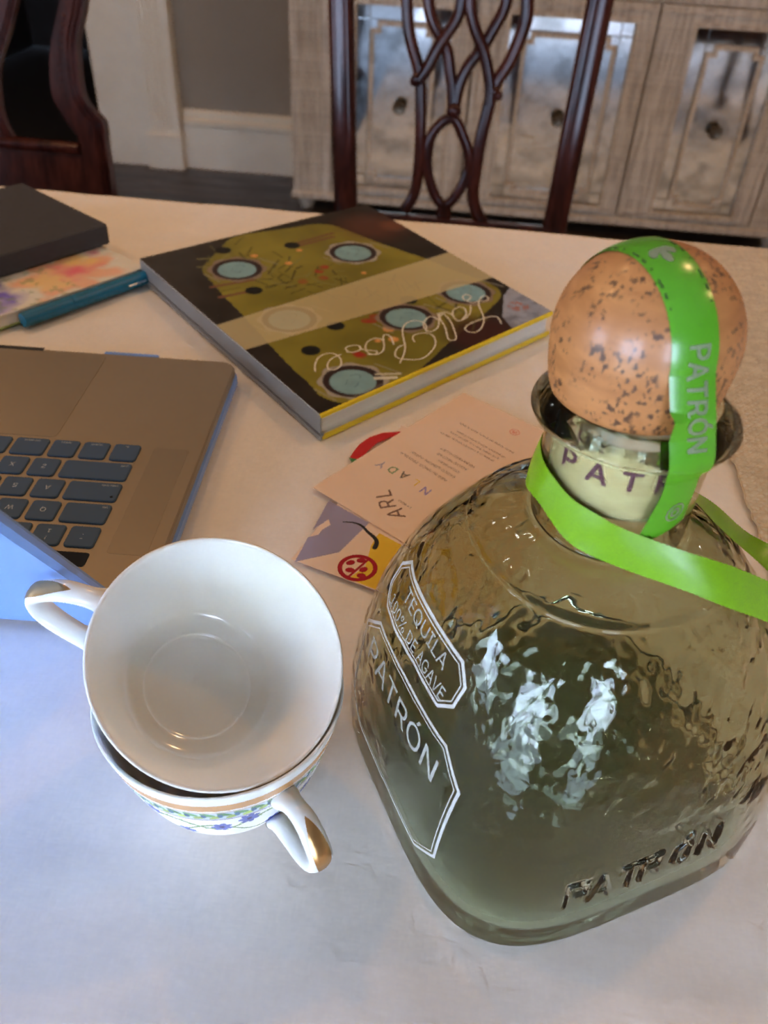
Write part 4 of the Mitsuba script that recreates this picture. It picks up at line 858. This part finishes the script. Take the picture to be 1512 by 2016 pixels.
# green paper seal over the cork: path in the plane of the embossed face (-y), w runs to local +x
mat('seal_green', pri((0.075, 0.27, 0.010), 0.22, 0.5, clearcoat=0.6, clearcoat_gloss=0.95))
mat('seal_silver', pri((0.26, 0.30, 0.18), 0.35, 0.5, metallic=0.4))
seal_path = []                                                          # (forward, z, lateral offset, half width)
for t_ in np.linspace(-1.75, 1.45, 60): seal_path.append((-OY + RB * math.sin(t_), ZB + RB * math.cos(t_), -0.0074, 0.0067))
seal_path += [(.0300, .2050, -.0068, .0068), (.0312, .1980, -.0055, .0070), (.0326, .1905, -.0042, .0072), (.0318, .1862, -.0032, .0070), (.0292, .1826, -.0014, .0066), (.0272, .1790, .0002, .0064), (.0268, .1740, .0006, .0066), (.0267, .1660, -.0003, .0070), (.0267, .1590, -.0012, .0074), (.0267, .1545, -.0017, .0076)]
SPb = np.array(seal_path); SPb = np.vstack([SPb[:60], spline(SPb[58:], 60)[8:]])
arc = np.r_[0, np.cumsum(np.hypot(*np.diff(SPb[:, :2], axis=0).T))]
def seal_map(s, w, lift=0.0):
    """s arc length, w in -1..1 across"""
    f, z, o, hw = (np.interp(s, arc, SPb[:, i]) for i in range(4))
    df, dz = np.interp(s, arc, np.gradient(SPb[:, 0], arc)), np.interp(s, arc, np.gradient(SPb[:, 1], arc))
    L = np.hypot(df, dz); nf, nz = -dz / L, df / L
    lat = o + w * hw
    # wrap over the ball, or round the neck lower down
    onb = z > 0.2050
    k = np.sqrt(np.maximum(RB ** 2 - (lat - OX) ** 2, 1e-9)) / RB
    f2 = np.where(onb, -OY + (f + OY) * k, f); z2 = np.where(onb, ZB + (z - ZB) * k, z)
    low = np.clip((0.2050 - z) / 0.008, 0, 1)
    R_ = np.maximum(f, 0.0265); f3 = np.sqrt(np.maximum(R_ ** 2 - lat ** 2, 1e-9))
    f2 = f2 * (1 - low) + f3 * low
    e = 0.0005 + lift
    return np.stack([lat, -(f2 + nf * e * np.sign(1)), z2 + nz * e], -1)
# outward is forward/up
S_, W_ = np.meshgrid(np.linspace(0, arc[-1], 200), np.linspace(-1, 1, 17), indexing='ij')
slant = np.clip((S_ - arc[-1] * 0.86) / (arc[-1] * 0.14), 0, 1)
S2 = S_ - slant * (W_ + 1) * 0.5 * 0.0075
def _chk():
    p = seal_map(np.array([arc[40]]), np.array([0.0]), 0.01)[0]; q = seal_map(np.array([arc[40]]), np.array([0.0]), 0.0)[0]
    return np.hypot(p[1], p[2] - ZB) > np.hypot(q[1], q[2] - ZB)
SGN = 1.0 if _chk() else -1.0
wr = 0.0005 * meshkit.fbm(np.stack([S_ * 200, W_ * 2, S_ * 0], -1), 2, 5) * (S_ > arc[62])
vs = seal_map(S2.ravel(), W_.ravel(), 0.0) if SGN > 0 else seal_map(S2.ravel(), W_.ravel(), -0.0010)
vs = vs + 0
k = obj(bt + '__seal_strip', moved(trimesh.Trimesh(vs, tri(grid_faces(*S_.shape)), process=False), MBOT), 'seal_green', True)
def on_seal(m):
    """mesh in (s down the strip, w to local +x in metres)"""
    m = fine(m, 0.0009); s, w, e = m.vertices.T
    hw = np.interp(s, arc, SPb[:, 3]); l = 0.0002 + e
    return trimesh.Trimesh(seal_map(s, w / hw, SGN * l if SGN > 0 else -0.0010 - l), m.faces, process=False)
s_eq = arc[np.argmin(np.abs(SPb[:60, 1] - (ZB + 0.0115)) + 9 * (SPb[:60, 0] < 0))]
q = meshkit.text_mesh('PATR\u00d3N', 0.0058, 0.00004, True); q.apply_scale((0.031 / (q.bounds[1, 0] - q.bounds[0, 0]), 1, 1)); q.apply_translation((s_eq, -0.0022, 0))
obj(k + '__lettering', moved(on_seal(q), MBOT), 'seal_silver', True)
s_top = arc[np.argmin(np.abs(SPb[:60, 0] - 0.0005))]
bee = unary_union([affinity.rotate(affinity.scale(Point(s_top + .0008, y).buffer(.0019), 1, .62), r, origin=(s_top, 0)) for y, r in ((.0024, 18), (-.0024, -18), (.0014, 48), (-.0014, -48))] + [affinity.scale(Point(s_top + .0024, 0).buffer(.0013), 1.9, 1.0), Point(s_top - .0010, 0).buffer(.0009)])
obj(k + '__emblem', moved(on_seal(ext(bee, .00004)), MBOT), 'seal_silver', True)
for wv in (-0.0058, 0.0058):
    dash = unary_union([sbox(arc[22] + i * .0045, wv - .0002, arc[22] + i * .0045 + .0030 - .0012 * (i % 3), wv + .0002) for i in range(9)])
    obj(k + '__edge_dashes', moved(on_seal(ext(dash, .00004)), MBOT), 'ink_black', True)
# oval stamp outline on the tail of the strip
st = affinity.scale(Point(arc[-1] - .0125, .0012).buffer(.0031), 1.1, 1.0)
obj(k + '__stamp', moved(on_seal(ext(st.difference(st.buffer(-.0005)).union(affinity.scale(st, .5, .5).difference(affinity.scale(st, .3, .3))), .00004)), MBOT), 'seal_silver', True)

# satin ribbon round the neck, both ends running off to the right
def satin_col(p, n, uv): return mi.Color3f(0.15, 0.31, 0.004) * (0.86 + 0.24 * noise(uv.x * 20, uv.y * 1500))
mat('ribbon', {'type': 'twosided', 'bsdf': bump({'type': 'principled', 'base_color': proc(satin_col), 'roughness': 0.30, 'specular': 0.6, 'anisotropic': 0.5, 'sheen': 0.2}, lambda p, n, uv: 0.00005 * noise(uv.x * 26, uv.y * 1100), 2e-4)})
botc = [(.0285, .0035, .1495), (.024, .0185, .1490), (.008, .0290, .1480), (-.013, .0280, .1475), (-.0262, .0120, .1540), (-.0279, .0020, .1558), (-.0264, -.0100, .1522), (-.0229, -.0168, .1498), (-.0155, -.0240, .1476), (-.007, -.0306, .1455), (.0048, -.0392, .1427), (.0182, -.0452, .1367), (.0407, -.0480, .123), (.058, -.0500, .110), (.078, -.048, .095), (.094, -.044, .074)]
topc = [(.0272, .0030, .1640), (.021, .0175, .1640), (.006, .0270, .1660), (-.014, .0238, .1690), (-.0262, .0075, .1700), (-.0274, -.0015, .1690), (-.0252, -.0105, .1661), (-.0216, -.0168, .1648), (-.0158, -.0226, .1622), (-.0062, -.0280, .1585), (.0052, -.0345, .1548), (.0185, -.0390, .1496), (.0420, -.0415, .1355), (.062, -.0440, .1240), (.084, -.043, .108), (.103, -.040, .086)]
def ribbon_mesh(b, t_, n=240, m=13):
    B, Tt = spline(b, n), spline(t_, n)
    w = np.linspace(0, 1, m)
    V = B[:, None] * (1 - w)[None, :, None] + Tt[:, None] * w[None, :, None]
    L = np.r_[0, np.cumsum(np.linalg.norm(np.diff((B + Tt) / 2, axis=0), axis=1))]
    nrm = np.cross(np.gradient((B + Tt) / 2, axis=0), Tt - B); nrm /= np.linalg.norm(nrm, axis=1, keepdims=True)
    V = V + nrm[:, None] * (0.0009 * np.sin(PI * w) - 0.0004)[None, :, None] * 0.6
    edge = (np.arange(n) % 2) * 0.00028
    V[:, 0] += edge[:, None] * (B - Tt) / 0.015; V[:, -1] += edge[:, None] * (Tt - B) / 0.015
    uv = np.stack([np.broadcast_to(L[:, None] * 100, (n, m)), np.broadcast_to(w * 0.15, (n, m))], -1)
    return trimesh.Trimesh(V.reshape(-1, 3), tri(grid_faces(n, m)), process=False), uv.reshape(-1, 2)
rm, ruv = ribbon_mesh(botc, topc)
obj(bt + '__ribbon', moved(rm, MBOT), 'ribbon', True, uv=ruv)
bot2 = [(.0265, -.0080, .1535), (.0295, -.0075, .1500), (.0350, -.0163, .1436), (.0430, -.0243, .1364), (.0490, -.0345, .1310), (.066, -.043, .112), (.086, -.048, .088)]
top2 = [(.0270, .0060, .1520), (.0390, .0045, .1432), (.0470, -.0038, .1390), (.0540, -.0139, .1330), (.0575, -.0240, .1330), (.074, -.034, .119), (.094, -.041, .098)]
rm, ruv = ribbon_mesh(bot2, top2, 160)
obj(bt + '__ribbon', moved(rm, MBOT), 'ribbon', True, uv=ruv)
